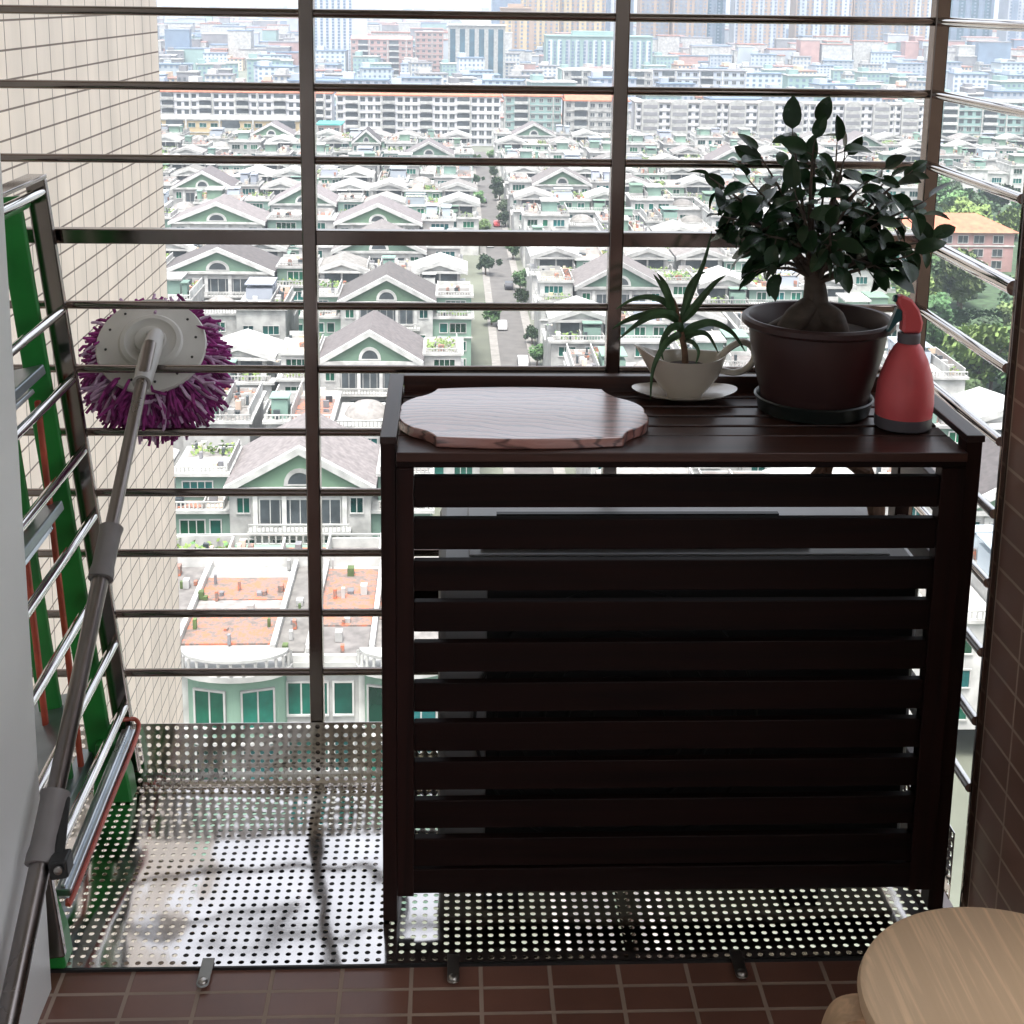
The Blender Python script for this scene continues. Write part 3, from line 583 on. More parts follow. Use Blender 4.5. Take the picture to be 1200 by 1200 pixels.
for k in range(2300):
    a = fr.uniform(0, 2*pi); r0_ = fr.uniform(.03, .098); ex = .030+.030*max(0, cos(a))+.046*max(0, -sin(a))**1.2+.012*max(0, -cos(a))
    ln = ex*.86*fr.uniform(.6, 1.25)+ (.1-r0_)*.8; d = (hx*cos(a)+hy*sin(a))
    p = HC+d*r0_-hn*fr.uniform(.012, .06); pts = [p]; dd = d*1.0-hn*fr.uniform(.1, .7)+Vector((fr.uniform(-.35, .35), fr.uniform(-.3, .3), fr.uniform(-.35, .35)))
    for j in range(4): dd = dd+Vector((fr.uniform(-.8, .8), fr.uniform(-.4, .4), -.30+fr.uniform(-.8, .8))); pts.append(pts[-1]+dd.normalized()*ln/4)
    g.cur = 1 if fr.random() < .27 else 0
    g.tube(pts, [.0028, .0034, .0036, .0034, .0028], 5, cap=True)
put(g.build('string_fringe', ['purple', 'lilac'], smooth=True), mp)
g = MB(); g.lathe([(.004, -.075), (.085, -.070), (.10, -.04), (.095, -.013)], 32); o = g.build('mop_pad', 'purple', mp, True); o.location = HC-mp.location; o.rotation_euler = RM.to_euler()

# ================================================================== STOOL
SCX, SCY, SZ = .612, 1.305, .45
so = thing('round_stool', 'light beech round stool with bent plywood legs at the bottom right', 'stool', (SCX, SCY, 0))
g = MB(); g.lathe([(.150, -.030), (.160, -.028), (.1655, -.020), (.1675, -.011), (.1645, -.003), (.158, .0), (.02, .0)], 96, (0, 0, SZ)); link('seat', g.mesh('seat', 'ply', True), so)
for a in (168, 78, -12, 258):
    a = radians(a); dx, dy = cos(a), sin(a); g = MB()
    prof = spline([(.06, 0, SZ-.038), (.12, 0, SZ-.038), (.168, 0, SZ-.040), (.190, 0, SZ-.060), (.198, 0, SZ-.12), (.205, 0, .20), (.222, 0, .008)], 6)
    for i in range(len(prof)-1):
        p, q_ = prof[i], prof[i+1]; P = Vector((p.x*dx, p.x*dy, p.z)); Q = Vector((q_.x*dx, q_.x*dy, q_.z)); t = (Q-P).normalized(); w = Vector((-dy, dx, 0)); u = t.cross(w)
        if i == 0: ring = []
        ring.append([P+w*.022+u*.0075, P-w*.022+u*.0075, P-w*.022-u*.0075, P+w*.022-u*.0075])
    ring.append([Vector((prof[-1].x*dx, prof[-1].x*dy, 0.0))+v for v in (w*.022+u*.0075, -w*.022+u*.0075, -w*.022-u*.0075, w*.022-u*.0075)])
    vs = [v for r in ring for v in r]; m_ = len(ring); fs = [(j*4+i, j*4+(i+1) % 4, (j+1)*4+(i+1) % 4, (j+1)*4+i) for j in range(m_-1) for i in range(4)]+[(3, 2, 1, 0), (m_*4-4, m_*4-3, m_*4-2, m_*4-1)]
    g.add(vs, fs); link('leg', g.mesh('leg', 'plyleg', True), so)

# ================================================================== CITY
WC = {}
def win_mesh(w, h, n=2, green=True):
    k = (w, h, n, green)
    if k not in WC:
        g = MB(); f = .13; g.cur = 0
        g.box(-w/2-f, w/2+f, -.12, .05, h/2, h/2+f); g.box(-w/2-f, w/2+f, -.16, .05, -h/2-f, -h/2); g.box(-w/2-f, -w/2, -.119, .05, -h/2, h/2); g.box(w/2, w/2+f, -.119, .05, -h/2, h/2)
        for i in range(1, n): x = -w/2+w*i/n; g.box(x-.05, x+.05, -.08, .02, -h/2, h/2)
        fm = g
        p = MB(); p.box(-w/2, w/2, -.03, .03, -h/2, h/2)
        full = MB(); full.v = list(g.v); full.f = list(g.f); full.mi = [0]*len(g.f); full.cur = 1; full.box(-w/2, w/2, -.03, .03, -h/2, h/2)
        gm = 'c_glass' if green else 'c_dark'
        WC[k] = (full.mesh('window', ['c_white', gm]), fm.mesh('window', 'c_white'), p.mesh('pane', gm))
    return WC[k]
def win(root, x, y, z, w, h, n=2, green=True, sub=False):
    a, b, c = win_mesh(w, h, n, green)
    o = link('window', b if sub else a, root, (x, y, z))
    if sub: link('pane', c, o)
    return o
def part(root, nm, m, boxes):
    g = MB()
    for b in boxes: g.box(*b)
    return link(nm, g.mesh(nm, m), root)
def balus(g, x0, x1, y, z, h=.9, step=.45):
    g.box(x0, x1, y-.09, y+.09, z+h-.14, z+h); g.box(x0, x1, y-.09, y+.09, z, z+.1)
    k = max(2, int((x1-x0)/step))
    for i in range(k+1): x = x0+(x1-x0)*i/k; g.box(max(x0, x-.07), min(x1, x+.07), y-.07, y+.07, z+.1, z+h-.14)
def bal(root, *a): g = MB(); balus(g, *a); return link('balustrade', g.mesh('balustrade', 'c_white'), root)
def cols(root, xs, w, y0, y1, z0, z1):
    g = MB(); g.box(-w, w, y0, y1, z0, z1); me = g.mesh('column', 'c_white')
    for x in xs: link('column', me, root, (x, 0, 0))
def balus_y(g, x, y0, y1, z, h=.9):
    g.box(x-.09, x+.09, y0, y1, z+h-.14, z+h); g.box(x-.09, x+.09, y0, y1, z, z+.1)
    k = max(2, int((y1-y0)/.6))
    for i in range(k+1): y = y0+(y1-y0)*i/k; g.box(x-.07, x+.07, max(y0, y-.07), min(y1, y+.07), z+.1, z+h-.14)
def dress(root, rr, areas):
    P = {'c_terracotta': [], 'c_terrace': [], 'c_white': [], 'c_cream': []}; wl = MB(); cl = MB(); gd = MB(); sh_ = MB()
    for x0, x1, y0, y1, z in areas:
        x = x0
        while x < x1-1:
            w = min(rr.uniform(3, 6.5), x1-x); y = y0
            while y < y1-.8:
                d = min(rr.uniform(2.5, 6), y1-y); k = rr.choice(('c_terracotta', 'c_terrace', 'c_terrace', 'c_white', 'g', 'c_terracotta', 'c_cream', 'shed'))
                if k == 'g' or rr.random() < .12:
                    P['c_terrace'].append((x+.1, x+w-.1, y+.1, y+d-.1, z, z+.06))
                    for _ in range(int(w*d*5)):
                        p = Vector((x+.3+rr.random()*(w-.6), y+.2+rr.random()*(d-.4), z+.1+rr.random()**2*1.0)); a = Vector((rr.gauss(0, 1), rr.gauss(0, 1), rr.gauss(0, .6))).normalized(); b = a.orthogonal().normalized()*.17; a = a*.27
                        gd.cur = rr.choice((0, 0, 1)); gd.add([p-a, p+b, p+a, p-b], [(0, 1, 2, 3)])
                elif k == 'shed': sh_.cur = rr.choice((0, 1, 2)); sh_.box(x+.5, x+w-.5, y+.5, y+d-.4, z, z+rr.uniform(1.6, 2.5)); sh_.box(x+.3, x+w-.3, y+.3, y+d-.2, z+2.55, z+2.7)
                else: P[k].append((x+.12, x+w-.12, y+.12, y+d-.12, z, z+rr.choice((.06, .09))))
                for _ in range(rr.randint(1, 4)):
                    bx, by, s1, s2, hh = x+rr.random()*(w-.9), y+rr.random()*(d-.9), rr.uniform(.25, .9), rr.uniform(.25, .9), rr.uniform(.3, 1.2); cl.cur = rr.randint(0, 4); cl.box(bx, bx+s1, by, by+s2, z+.1, z+.1+hh)
                if rr.random() < .4: wl = MB(); wl.box(x+.1, x+w-.1, y+d-.1, y+d+.05, z, z+rr.uniform(.4, 1.3)); link('low_wall', wl.mesh('low_wall', 'c_white'), root)
                y += d
            wl = MB(); wl.box(x+w-.08, x+w+.08, y0, y1, z, z+rr.uniform(.5, 1.6)); link('dividing_wall', wl.mesh('dividing_wall', 'c_white'), root); x += w
    for k, v in P.items():
        if v: part(root, {'c_terracotta': 'roof_tiles', 'c_terrace': 'terrace_floor', 'c_white': 'white_deck', 'c_cream': 'cream_deck'}[k], k, v)
    for nm, b, m in (('roof_clutter', cl, ['c_white', 'c_grey', 'c_terracotta', 'c_dark', 'c_cream']), ('roof_garden', gd, ['c_leafc', 'c_leafa']), ('roof_sheds', sh_, ['c_white', 'c_pale', 'c_mint'])):
        if b.v: o = link(nm, b.mesh(nm, m), root); o['kind'] = 'stuff'
def gable(root, xc, hw, y0, y1, ze, za, arch=True, slate='c_slate', wmat='c_gable'):
    g = MB(); g.prism([(xc-hw, ze), (xc+hw, ze), (xc, za)], 1, y0, y0+.3); link('gable_wall', g.mesh('gable_wall', wmat), root)
    s = (za-ze)/hw; t = .38; o = .8
    rp = [(xc-hw-o, ze-s*o+.02), (xc, za+.02), (xc+hw+o, ze-s*o+.02), (xc+hw+o, ze-s*o+.02+t), (xc, za+.02+t), (xc-hw-o, ze-s*o+.02+t)]
    g = MB(); g.prism(rp[::-1], 1, y0+.32, y1); link('roof', g.mesh('roof', slate), root)
    g = MB()
    rp2 = [(xc-hw-o, ze-s*o-.35), (xc, za-.4), (xc+hw+o, ze-s*o-.35), (xc+hw+o, ze-s*o+t), (xc, za+.04+t), (xc-hw-o, ze-s*o+t)]
    g.prism(rp2[::-1], 1, y0-.55, y0+.31); g.box(xc-hw-.6, xc+hw+.6, y0-.5, y0+.1, ze-.45, ze-.02)
    rp3 = [(xc-hw*.72, ze+.25), (xc, za-s*hw*.28+.12), (xc+hw*.72, ze+.25), (xc+hw*.72-.3, ze+.25), (xc, za-s*hw*.28-.12), (xc-hw*.72+.3, ze+.25)]
    link('raking_cornice', g.mesh('raking_cornice', 'c_white'), root)
    if arch:
        g = MB(); r = hw*.17
        for k in range(10):
            a0, a1 = pi*k/10, pi*(k+1)/10
            g.prism([(xc+r*cos(a0), ze+.3+r*sin(a0)), (xc+r*1.35*cos(a0), ze+.3+r*1.35*sin(a0)), (xc+r*1.35*cos(a1), ze+.3+r*1.35*sin(a1)), (xc+r*cos(a1), ze+.3+r*sin(a1))], 1, y0-.14, y0)
        g.box(xc-r*1.35, xc+r*1.35, y0-.141, y0, ze+.1, ze+.3)
        g.cur = 1; g.prism([(xc+r*cos(pi*k/12), ze+.3+r*sin(pi*k/12)) for k in range(13)], 1, y0-.05, y0-.002)
        link('arched_window', g.mesh('arched_window', ['c_white', 'c_dark']), root)
def patch(g, x0, x1, y0, y1, z): g.box(x0, x1, y0, y1, z, z+.08)
def base_villa(root, sub, var):
    W2 = 14; r = random.Random(var); gl = True
    part(root, 'wall', 'c_mint' if var % 3 == 0 else 'c_white', [(-W2, W2, 0, 11, 0, 9.5), (-W2, -8.2, 2.5, 11, 9.5, 12.6), (8.2, W2, 2.5, 11, 9.5, 12.6), (-W2, W2, 11, 19, 0, 6.5)])
    part(root, 'centre_wall', 'c_white', [(-7.6, 7.6, -.9, 12, 0, 12.6)])
    part(root, 'cornice', 'c_white', [(-W2-.5, -7.62, -.5, 11, 9.5, 9.85), (7.62, W2+.5, -.5, 11, 9.5, 9.85), (-W2-.4, -8, 2.1, 11.4, 12.6, 12.95), (8, W2+.4, 2.1, 11.4, 12.6, 12.95), (-W2-.3, W2+.3, 11.42, 19.4, 6.5, 6.8), (-W2-.2, -7.62, -.3, -.001, 6.2, 6.4), (7.62, W2+.2, -.3, -.001, 6.2, 6.4)])
    for x0, x1 in ((-W2-.3, -8.4), (8.4, W2+.3)): bal(root, x0, x1, -.2, 9.85); bal(root, x0, x1, 2.3, 12.95, .7)
    bal(root, -W2, W2, 19.2, 6.8); bal(root, -5.4, 5.4, -2.4, 8.2, .9); part(root, 'balcony_slab', 'c_white', [(-5.5, 5.5, -2.5, -.91, 7.95, 8.199)])
    dress(root, r, [(-W2+.3, W2-.3, 12.4, 18.9, 6.81), (-W2+.2, -8.4, .1, 2.3, 9.86), (8.4, W2-.2, .1, 2.3, 9.86), (-W2+.2, -8.3, 2.8, 11, 12.96), (8.3, W2-.2, 2.8, 11, 12.96)])
    win(root, 0, -.91, 9.9, 8.6, 2.6, 8, False, sub)
    cols(root, (-4.8, -1.7, 1.7, 4.8), .25, -1.15, -.935, 8.2, 11.9)
    gable(root, 0, 7.4, -1, 12.2, 12.62, 16.6)
    for z in (7.9, 4.8, 1.8):
        for x, w, n in ((-11.8, 2.6, 3), (-9.3, 1.1, 1), (9.4, 1.2, 1), (11.8, 2.6, 3)): win(root, x, -.001, z, w, 1.5, n, gl, sub)
    for z in (6.1, 3.0):
        for x, w, n in ((-5.6, 1.5, 2), (-1.8, 2.4, 3), (1.8, 2.4, 3), (5.6, 1.5, 2)): win(root, x, -.901, z, w, 1.5, n, gl, sub)
    for x in (-11.6, 11.4): win(root, x, 2.499, 11.2, 3.2, 1.5, 4, gl, sub)
    for x in (-6.1, 6.1): win(root, x, -.901, 10.6, 1.3, 1.6, 2, gl, sub)
def base_pavilion(root, sub, var):
    # terraced row with shallow white pediments over loggias painted as flat shade
    part(root, 'wall', 'c_white', [(-14, 14, 0, 12, 0, 9.0), (-13, -5.5, 3, 12, 9, 12.2), (4.8, 13, 3, 12, 9, 12.2), (-14, 14, 12, 20, 0, 6.2)])
    part(root, 'wing_wall', 'c_mint', [(-5.2, 4.5, 2.2, 11, 9.0, 11.6)])
    part(root, 'cornice', 'c_white', [(-14.5, 14.5, -.5, 2.1, 9, 9.35), (-5.6, 4.9, 1.8, 11.4, 11.6, 11.95), (-14.3, 14.3, 12.01, 20.3, 6.2, 6.5)])
    for xc in (-9.2, 8.9):
        gable(root, xc, 4.4, 2.6, 11.9, 12.21, 13.7, arch=False, slate='c_white' if xc < 0 else 'c_terrace', wmat='c_white')
        part(root, 'loggia_shade', 'c_dark', [(xc-3.2, xc+3.2, 2.94, 2.999, 9.9, 11.7)])  # flat dark panel paints the shade of a recessed opening
        cols(root, (xc-3.4, xc, xc+3.4), .18, 2.75, 2.935, 9.4, 12.2)
    bal(root, -14, 14, -.2, 9.35); bal(root, -14, 14, 20.1, 6.5, .8)
    dress(root, random.Random(var+40), [(-13.8, 13.8, 12.3, 19.8, 6.51), (-5, 4.2, 2.4, 10.8, 11.96), (-13.7, -5.7, .1, 2.6, 9.36), (5, 13.7, .1, 2.6, 9.36)])
    for z in (7.6, 4.6, 1.7):
        for x, w, n in ((-11.5, 2.6, 3), (-8, 1.2, 1), (-4.6, 2.6, 3), (0, 1.4, 2), (4.4, 2.6, 3), (8, 1.2, 1), (11.4, 2.6, 3)):
            if z > 2 or abs(x) < 9: win(root, x, -.001, z, w, 1.45, n, True, sub)
    for x in (-3, .2, 3.2): win(root, x, 2.199, 10.4, 1.6, 1.3, 2, True, sub)
def base_block(root, sub, var):
    # tall flat roofed stair-tower house with roof garden
    part(root, 'wall', 'c_white', [(-13, -2.5, 0, 12, 0, 12.2), (-2.5, 5, 1.5, 12, 0, 9.6), (5, 13, -.8, 12, 0, 11), (-13, 13, 12, 19, 0, 7)])
    part(root, 'tower_wall', 'c_mint', [(-8.5, -5, 4, 9, 12.2, 15)])
    part(root, 'cornice', 'c_white', [(-13.4, -2.3, -.4, 12.4, 12.2, 12.55), (-8.9, -4.6, 3.6, 9.4, 15, 15.3), (4.8, 13.4, -1.2, 12.4, 11, 11.35), (-2.29, 4.79, 1.1, 12, 9.6, 9.9)])
    g = MB(); g.lathe([(2.9, 0), (2.5, .8), (1.4, 1.5), (.1, 1.75)], 20, (1.2, 7, 9.9)); link('dome_roof', g.mesh('dome_roof', 'c_terrace', True), root)
    bal(root, -13.2, -2.6, -.2, 12.55, .8); bal(root, 5, 13.2, -1, 11.35, .8); bal(root, -2.2, 4.7, 1.3, 9.9, .8)
    dress(root, random.Random(var+80), [(-12.9, -8.9, .2, 11.8, 12.56), (-4.5, -2.7, .2, 11.8, 12.56), (-12.7, 12.7, 12.6, 18.7, 7.01), (5.2, 12.9, -.6, 11.8, 11.36)])
    for z in (10.6, 7.6, 4.6, 1.7):
        for x, w, n in ((-11, 2.2, 3), (-8, 1.1, 1), (-4.8, 2.6, 3)): win(root, x, -.001, z, w, 1.45, n, True, sub)
        if z < 10: win(root, 1.2, 1.499, z, 3, 1.5, 4, True, sub)
        if z < 9.9 or True:
            for x, w, n in ((6.9, 1.6, 2), (10.6, 2.6, 3)): win(root, x, -.801, min(z, 9.3), w, 1.4, n, True, sub) if z < 10 else None
KB = {'villa': base_villa, 'pavilion': base_pavilion, 'block': base_block}
protos = {}; hc = []
def house(kind, sub, x, y, label, sx=1, flip=False, dz=0):
    vi = len([1 for _ in hc])%3; key = (kind, sub, vi)
    nm = {'villa': 'gabled_villa', 'pavilion': 'terraced_house', 'block': 'flat_roofed_house'}[kind]
    if key not in protos:
        r = thing(nm, label, 'house', group='white and mint houses of the estate below'); KB[kind](r, sub, 3+vi); protos[key] = (r, kidmap(r))
    else:
        r0__, km = protos[key]; r = copy_tree(r0__, None, km); r['label'] = label
    r.location = (x, y, G+dz); r.scale = (-sx if flip else sx, 1, 1); return r
ORD = ['first', 'second', 'third', 'fourth', 'fifth', 'sixth', 'seventh', 'eighth', 'ninth', 'tenth', 'eleventh', 'twelfth', 'thirteenth', 'fourteenth', 'fifteenth', 'sixteenth', 'seventeenth', 'eighteenth', 'nineteenth', 'twentieth']
def ordn(k): return ORD[k] if k < 20 else 'twenty-'+ORD[k-20]
# left of the street: gabled villas as the photograph shows, rows counted away from the balcony
left_rows = [(139, [(-15.5, 'villa', .95), (-44.5, 'pavilion', 1)]), (166, [(-9.5, 'block', 1), (-37.5, 'block', 1)]), (190, [(-11.3, 'villa', .9), (-39, 'pavilion', 1)]),
 (229, [(-10.8, 'villa', 1), (-40.5, 'block', 1), (-69, 'villa', 1)]),
 (254, [(-42.5, 'villa', 1.25), (-11.5, 'pavilion', 1)]), (276, [(-14.5, 'villa', 1.15), (-47, 'pavilion', 1), (-75, 'block', 1)]),
 (311, [(-16.5, 'villa', 1.2), (-52, 'villa', 1.3), (-88, 'pavilion', 1)])]
for k, y in enumerate((340, 367, 394, 421, 448, 480, 508)):
    xs = [-7.6-28.6*i for i in range(int((y*.27)/28.6)+1)]
    left_rows.append((y, [(x, ('pavilion', 'block', 'villa', 'pavilion', 'block')[(i*2+k*3) % 5], 1) for i, x in enumerate(xs)]))
left_rows[-2] = (486, [(-10, 'block', 1), (-29.7, 'villa', .62), (-50, 'pavilion', 1), (-79, 'block', 1), (-107.5, 'pavilion', 1)])
desc = {'villa': 'mint gabled villa with grey slate roof', 'pavilion': 'white terraced house with shallow pediments', 'block': 'flat roofed white house with stair tower'}
for ri, (y, hs) in enumerate(left_rows):
    for i, (x, kd, sx) in enumerate(hs):
        house(kd, y < 200, x, y, '%s, %s leftward from the street in %s row' % (desc[kd], ordn(i), ordn(ri)), sx, flip=(i+ri) % 2 == 1 and kd != 'villa'); hc.append((x, y))
ri = 0
for k in range(15):
    y = 132+27.5*k; x0 = 29.6
    n = int((y*.40-x0+14)/28.6)+1; i = 0
    kk = 0
    for j in range(n+1):
        x = x0+28.6*j
        if 175 < y < 420 and x > .30*y+4: continue      # leafy park on the right
        if y < 190 and x < 30: pass
        kd = ('pavilion', 'pavilion', 'block', 'villa', 'block')[(j*3+k*2) % 5]
        if y > 240 and kd == 'villa' and j % 2: kd = 'pavilion'
        if kk > 18: break
        house(kd, y < 170, x, y, '%s, %s rightward from the street in %s row' % (desc[kd], ordn(kk), ordn(k)), 1, flip=(j+k) % 2 == 0 and kd != 'villa'); kk += 1; hc.append((x, y))

# nearest house under the balcony with bowed balustrade
nh = thing('bow_fronted_house', 'nearest mint and white house with bowed balustrades and mottled terracotta terrace', 'house', (0, 88, G))
part(nh, 'wall', 'c_white', [(-34, 3.8, 0, 16, 0, 18.3)])
part(nh, 'rear_wall', 'c_mint', [(-34, 3.8, 16, 30, 0, 14.5)])
g = MB()
g.box(-34.4, 4.2, -.45, -.001, 17.6, 18.3); g.box(-34.3, 4.1, -.3, -.001, 13.1, 13.5)
for xb, R_ in ((-14.3, 3.3), (-3.2, 2.6), (-26, 3.3)):
    for z0, z1, rr in ((17.9, 18.3, .5), (19.2, 19.4, .25), (13.2, 13.5, .3)):
        g.prism([(xb+(R_+rr)*cos(pi+pi*k/16), (R_+rr)*.55*sin(pi+pi*k/16)-.46) for k in range(17)], 2, z0, z1)
link('cornice', g.mesh('cornice', 'c_white'), nh)
for xb, R_ in ((-14.3, 3.3), (-3.2, 2.6), (-26, 3.3)):
    g = MB(); g.prism([(xb+R_*cos(pi+pi*k/12), R_*.55*sin(pi+pi*k/12)-.002) for k in range(13)], 2, 0, 17.9); link('bay_wall', g.mesh('bay_wall', 'c_mint'), nh)
    g = MB()
    for k in range(15):
        a = pi+pi*k/14; x, y = xb+(R_+.35)*cos(a), (R_+.35)*.55*sin(a)-.46; g.lathe([(.08, 18.3), (.14, 18.5), (.09, 18.8), (.13, 19.2)], 8, (x, y, 0), cap=False)
    link('balustrade', g.mesh('balustrade', 'c_white', True), nh)
    for z in (15.6, 11.4):
        for a in (-.5, .5):
            x = xb+R_*sin(a); y = -R_*.55*cos(a)-.02; o = link('bay_window', win_mesh(2.0, 2.6, 2)[1], nh, (x, y, z)); o.rotation_euler = (0, 0, a*.5); link('pane', win_mesh(2.0, 2.6, 2)[2], o)
for z in (15.5, 11.3, 7.2):
    for x, w, n in ((-31.5, 2.2, 2), (-20.8, 2.4, 3), (-18.9, .9, 1), (-9.6, 2.6, 3), (-7.2, 1.2, 1), (1.0, 2.0, 2)):
        if x > -25 or z > 8: win(nh, x, -.002, z, w, 2.3, n, True, True)
    part(nh, 'pilaster', 'c_white', [(x-.25, x+.25, -.18, -.002, 13.6, 17.59) for x in (-23, -17.8, -11.3, -5.9, 3.2)]) if z > 15 else None
part(nh, 'terrace_wall', 'c_white', [(x, x+.35, 1, 15.8, 18.31, 18.9) for x in (-22.2, -18.8, -12.2, -9.8, -5.5, -.6)]+[(-34, 3.8, 15.8, 16.1, 18.31, 19.2), (-34, -18, -.4, -.1, 18.31, 18.8), (-11, -6, -.4, -.1, 18.31, 18.8)])
dress(nh, random.Random(12), [(-33, 3, 16.5, 29, 14.51)])
for a_ in ((-18.4, -12.3, 2.2, 7.8), (-9.4, -5.6, 5, 15), (-25.5, -22.3, 1, 15), (-5.1, -.7, 6, 15), (-18.4, -12.3, 9.4, 13.4)): part(nh, 'roof_tiles', 'c_terracotta', [(*a_, 18.31, 18.45)])
for a_ in ((-21.8, -18.9, 1, 15.5), (-11.8, -9.9, 1, 15.5), (-18.4, -12.3, 7.9, 9.3), (-5.1, -.7, .4, 5.9), (-33, -26, 1, 15.5), (-9.4, -5.6, .6, 4.8)): part(nh, 'terrace_floor', 'c_terrace', [(*a_, 18.31, 18.42)])
cx = MB(); q9 = random.Random(4)
for _ in range(110): x, y, a_, h_ = q9.uniform(-33, 3), q9.uniform(.6, 15), q9.uniform(.12, .5), q9.uniform(.15, .8); cx.cur = q9.randint(0, 3); cx.box(x, x+a_, y, y+a_*1.4, 18.46, 18.46+h_)
link('roof_clutter', cx.mesh('roof_clutter', ['c_white', 'c_grey', 'c_leafa', 'c_terracotta']), nh)['kind'] = 'stuff'
g = MB(); balus(g, -34, 3.8, 29.8, 14.5, 1, .6)
link('rear_balustrade', g.mesh('rear_balustrade', 'c_white'), nh)
# nearest house on the right, seen past the cabinet
nr_ = house('block', True, 40, 104, 'nearest white house seen low between the cabinet and the right wall', 1, dz=3)

# red-roofed brick building in the park
rb = thing('brick_building', 'pink brick office with orange hipped roof among the right trees', 'building', (121, 322, G))
part(rb, 'wall', 'c_brickpink', [(-15, 11, 0, 14, 0, 9.5)]); part(rb, 'band', 'c_white', [(-15.3, 11.3, -.25, -.01, 6.1, 6.4), (-15.3, 11.3, -.25, -.01, 9.2, 9.5)])
g = MB(); g.add([(-16, -1, 9.51), (12, -1, 9.51), (12, 15, 9.51), (-16, 15, 9.51), (-8, 7, 13), (4, 7, 13)], [(0, 1, 5, 4), (1, 2, 5), (2, 3, 4, 5), (3, 0, 4), (3, 2, 1, 0)]); link('roof', g.mesh('roof', 'c_orange'), rb)
for z in (7.8, 4.6, 1.8):
    for x in (-12.5, -8.8, -5, -1.2, 2.6, 7.2): win(rb, x, -.002, z, 2.3, 1.7, 2, False)

# apartment slabs across the estate
def slab(nm, label, x0, x1, y, h, wallm, roofm, cols, rows, w, hgt, dep=14, archd=False, dz=0, bandm=None, cat='building', green=False, grp=None):
    t = thing(nm, label, cat, ((x0+x1)/2, y, G+dz), grp); W2 = (x1-x0)/2
    part(t, 'wall', wallm, [(-W2, W2, 0, dep, 0, h)])
    g = MB(); g.box(-W2-.6, W2+.6, -.6, dep+.6, h, h+.5); link('roof', g.mesh('roof', roofm), t)
    if roofm == 'c_orange' or roofm == 'c_pinkroof':
        g = MB(); g.prism([(-.5, h+.5), (dep+.5, h+.5), (dep/2, h+3)], 0, -W2, W2); link('ridge_roof', g.mesh('ridge_roof', roofm), t)
    n = 0; rest = MB(); me = win_mesh(w, hgt, 2, green)[0]; st_ = h/rows
    for r in range(rows):
        for c in range(cols):
            x = -W2+(c+.5)*2*W2/cols; z = (r+.55)*st_
            if n < 100: link('window', me, t, (x, -.01, z)); n += 1
            else: rest.box(x-w/2, x+w/2, -.06, .01, z-hgt/2, z+hgt/2)
    if rest.v: o = link('lower_windows', rest.mesh('lower_windows', 'c_dark'), t); o['kind'] = 'stuff'
    g = MB()
    for r in range(rows): g.box(-W2, W2, -.35, -.09, (r+1)*st_-.35, (r+1)*st_-.1)
    link('floor_band', g.mesh('floor_band', bandm or 'c_white'), t)
    g = MB(); step = 2*W2/cols*3
    for c in range(int(2*W2/step)+1): x = -W2+c*step; g.box(x-.3, x+.3, -.7, -.36, 0, h)
    link('pier', g.mesh('pier', 'c_white'), t)
    if not archd and cols > 5:
        bm_ = MB(); bd = MB(); bw = 2*W2/cols*.85
        for r_ in range(rows): z = r_*st_+.3; bm_.box(-bw, bw, -1.7, -.75, z, z+1.15); bd.box(-bw*.9, bw*.9, -.82, -.74, z+1.15, z+st_-.5)
        m1, m2 = bm_.mesh('balcony_stack', bandm or 'c_white'), bd.mesh('balcony_shade', 'c_dark')  # dark flat panels stand in for the shade between balconies
        for c in range(2, cols, 5): x = -W2+c*2*W2/cols; o = link('balcony_stack', m1, t, (x, 0, 0)); link('balcony_shade', m2, o)
    if archd:
        g = MB(); nb = cols//4
        for b in range(nb):
            x = -W2+(b+.5)*2*W2/nb; R_ = 2*W2/nb*.3
            g.prism([(x-R_, 1), (x+R_, 1)]+[(x+R_*cos(pi*k/10), h-.4+R_*.55*sin(pi*k/10)) for k in range(11)], 1, -1.9, -.71)
        link('arched_bay', g.mesh('arched_bay', 'c_white'), t)
        g = MB()
        for b in range(nb):
            x = -W2+(b+.5)*2*W2/nb; R_ = 2*W2/nb*.3
            for r in range(rows): z = (r+.55)*st_; g.box(x-R_*.8, x+R_*.8, -1.98, -1.9, z-.8, z+.7)
        link('bay_window', g.mesh('bay_window', 'c_grey'), t)
    return t
slab('apartment_slab', 'long white apartment slab with orange roof behind the centre gables', -49, 20, 600, 20.6, 'c_slabwhite', 'c_orange', 22, 6, 2.0, 1.8)
slab('apartment_slab', 'mint and white apartment slab just right of the long orange roofed one', 22, 46, 602, 20.8, 'c_aqua', 'c_orange', 7, 6, 1.6, 1.4)
slab('apartment_slab', 'white slab with orange ridge roof left of the second grille post', 47, 74, 596, 19.5, 'c_white', 'c_orange', 8, 5, 1.8, 1.6)
slab('apartment_slab', 'long pale blue slab with rows of arched bays behind the ficus', 78, 203, 604, 18.5, 'c_slabwhite', 'c_terrace', 40, 6, 1.4, 1.4, archd=True)
slab('apartment_slab', 'pale mint apartment slab seen through the right side bars', 208, 330, 606, 20.2, 'c_aqua', 'c_white', 34, 6, 2.0, 1.7)
slab('apartment_slab', 'white slab with small dark windows beside the cream tiled wing', -160, -52, 612, 20.4, 'c_slabwhite', 'c_orange', 34, 6, 1.9, 1.7)
slab('school_building', 'low cream yellow school block with long green window bands at the left', -116, -56, 552, 14, 'c_yellow', 'c_white', 14, 3, 2.6, 1.5, green=True)
slab('shop_building', 'small pink building with teal sign panel beside the left grille post', -53, -44, 556, 12, 'c_pink', 'c_shop', 3, 3, 1.8, 1.5)
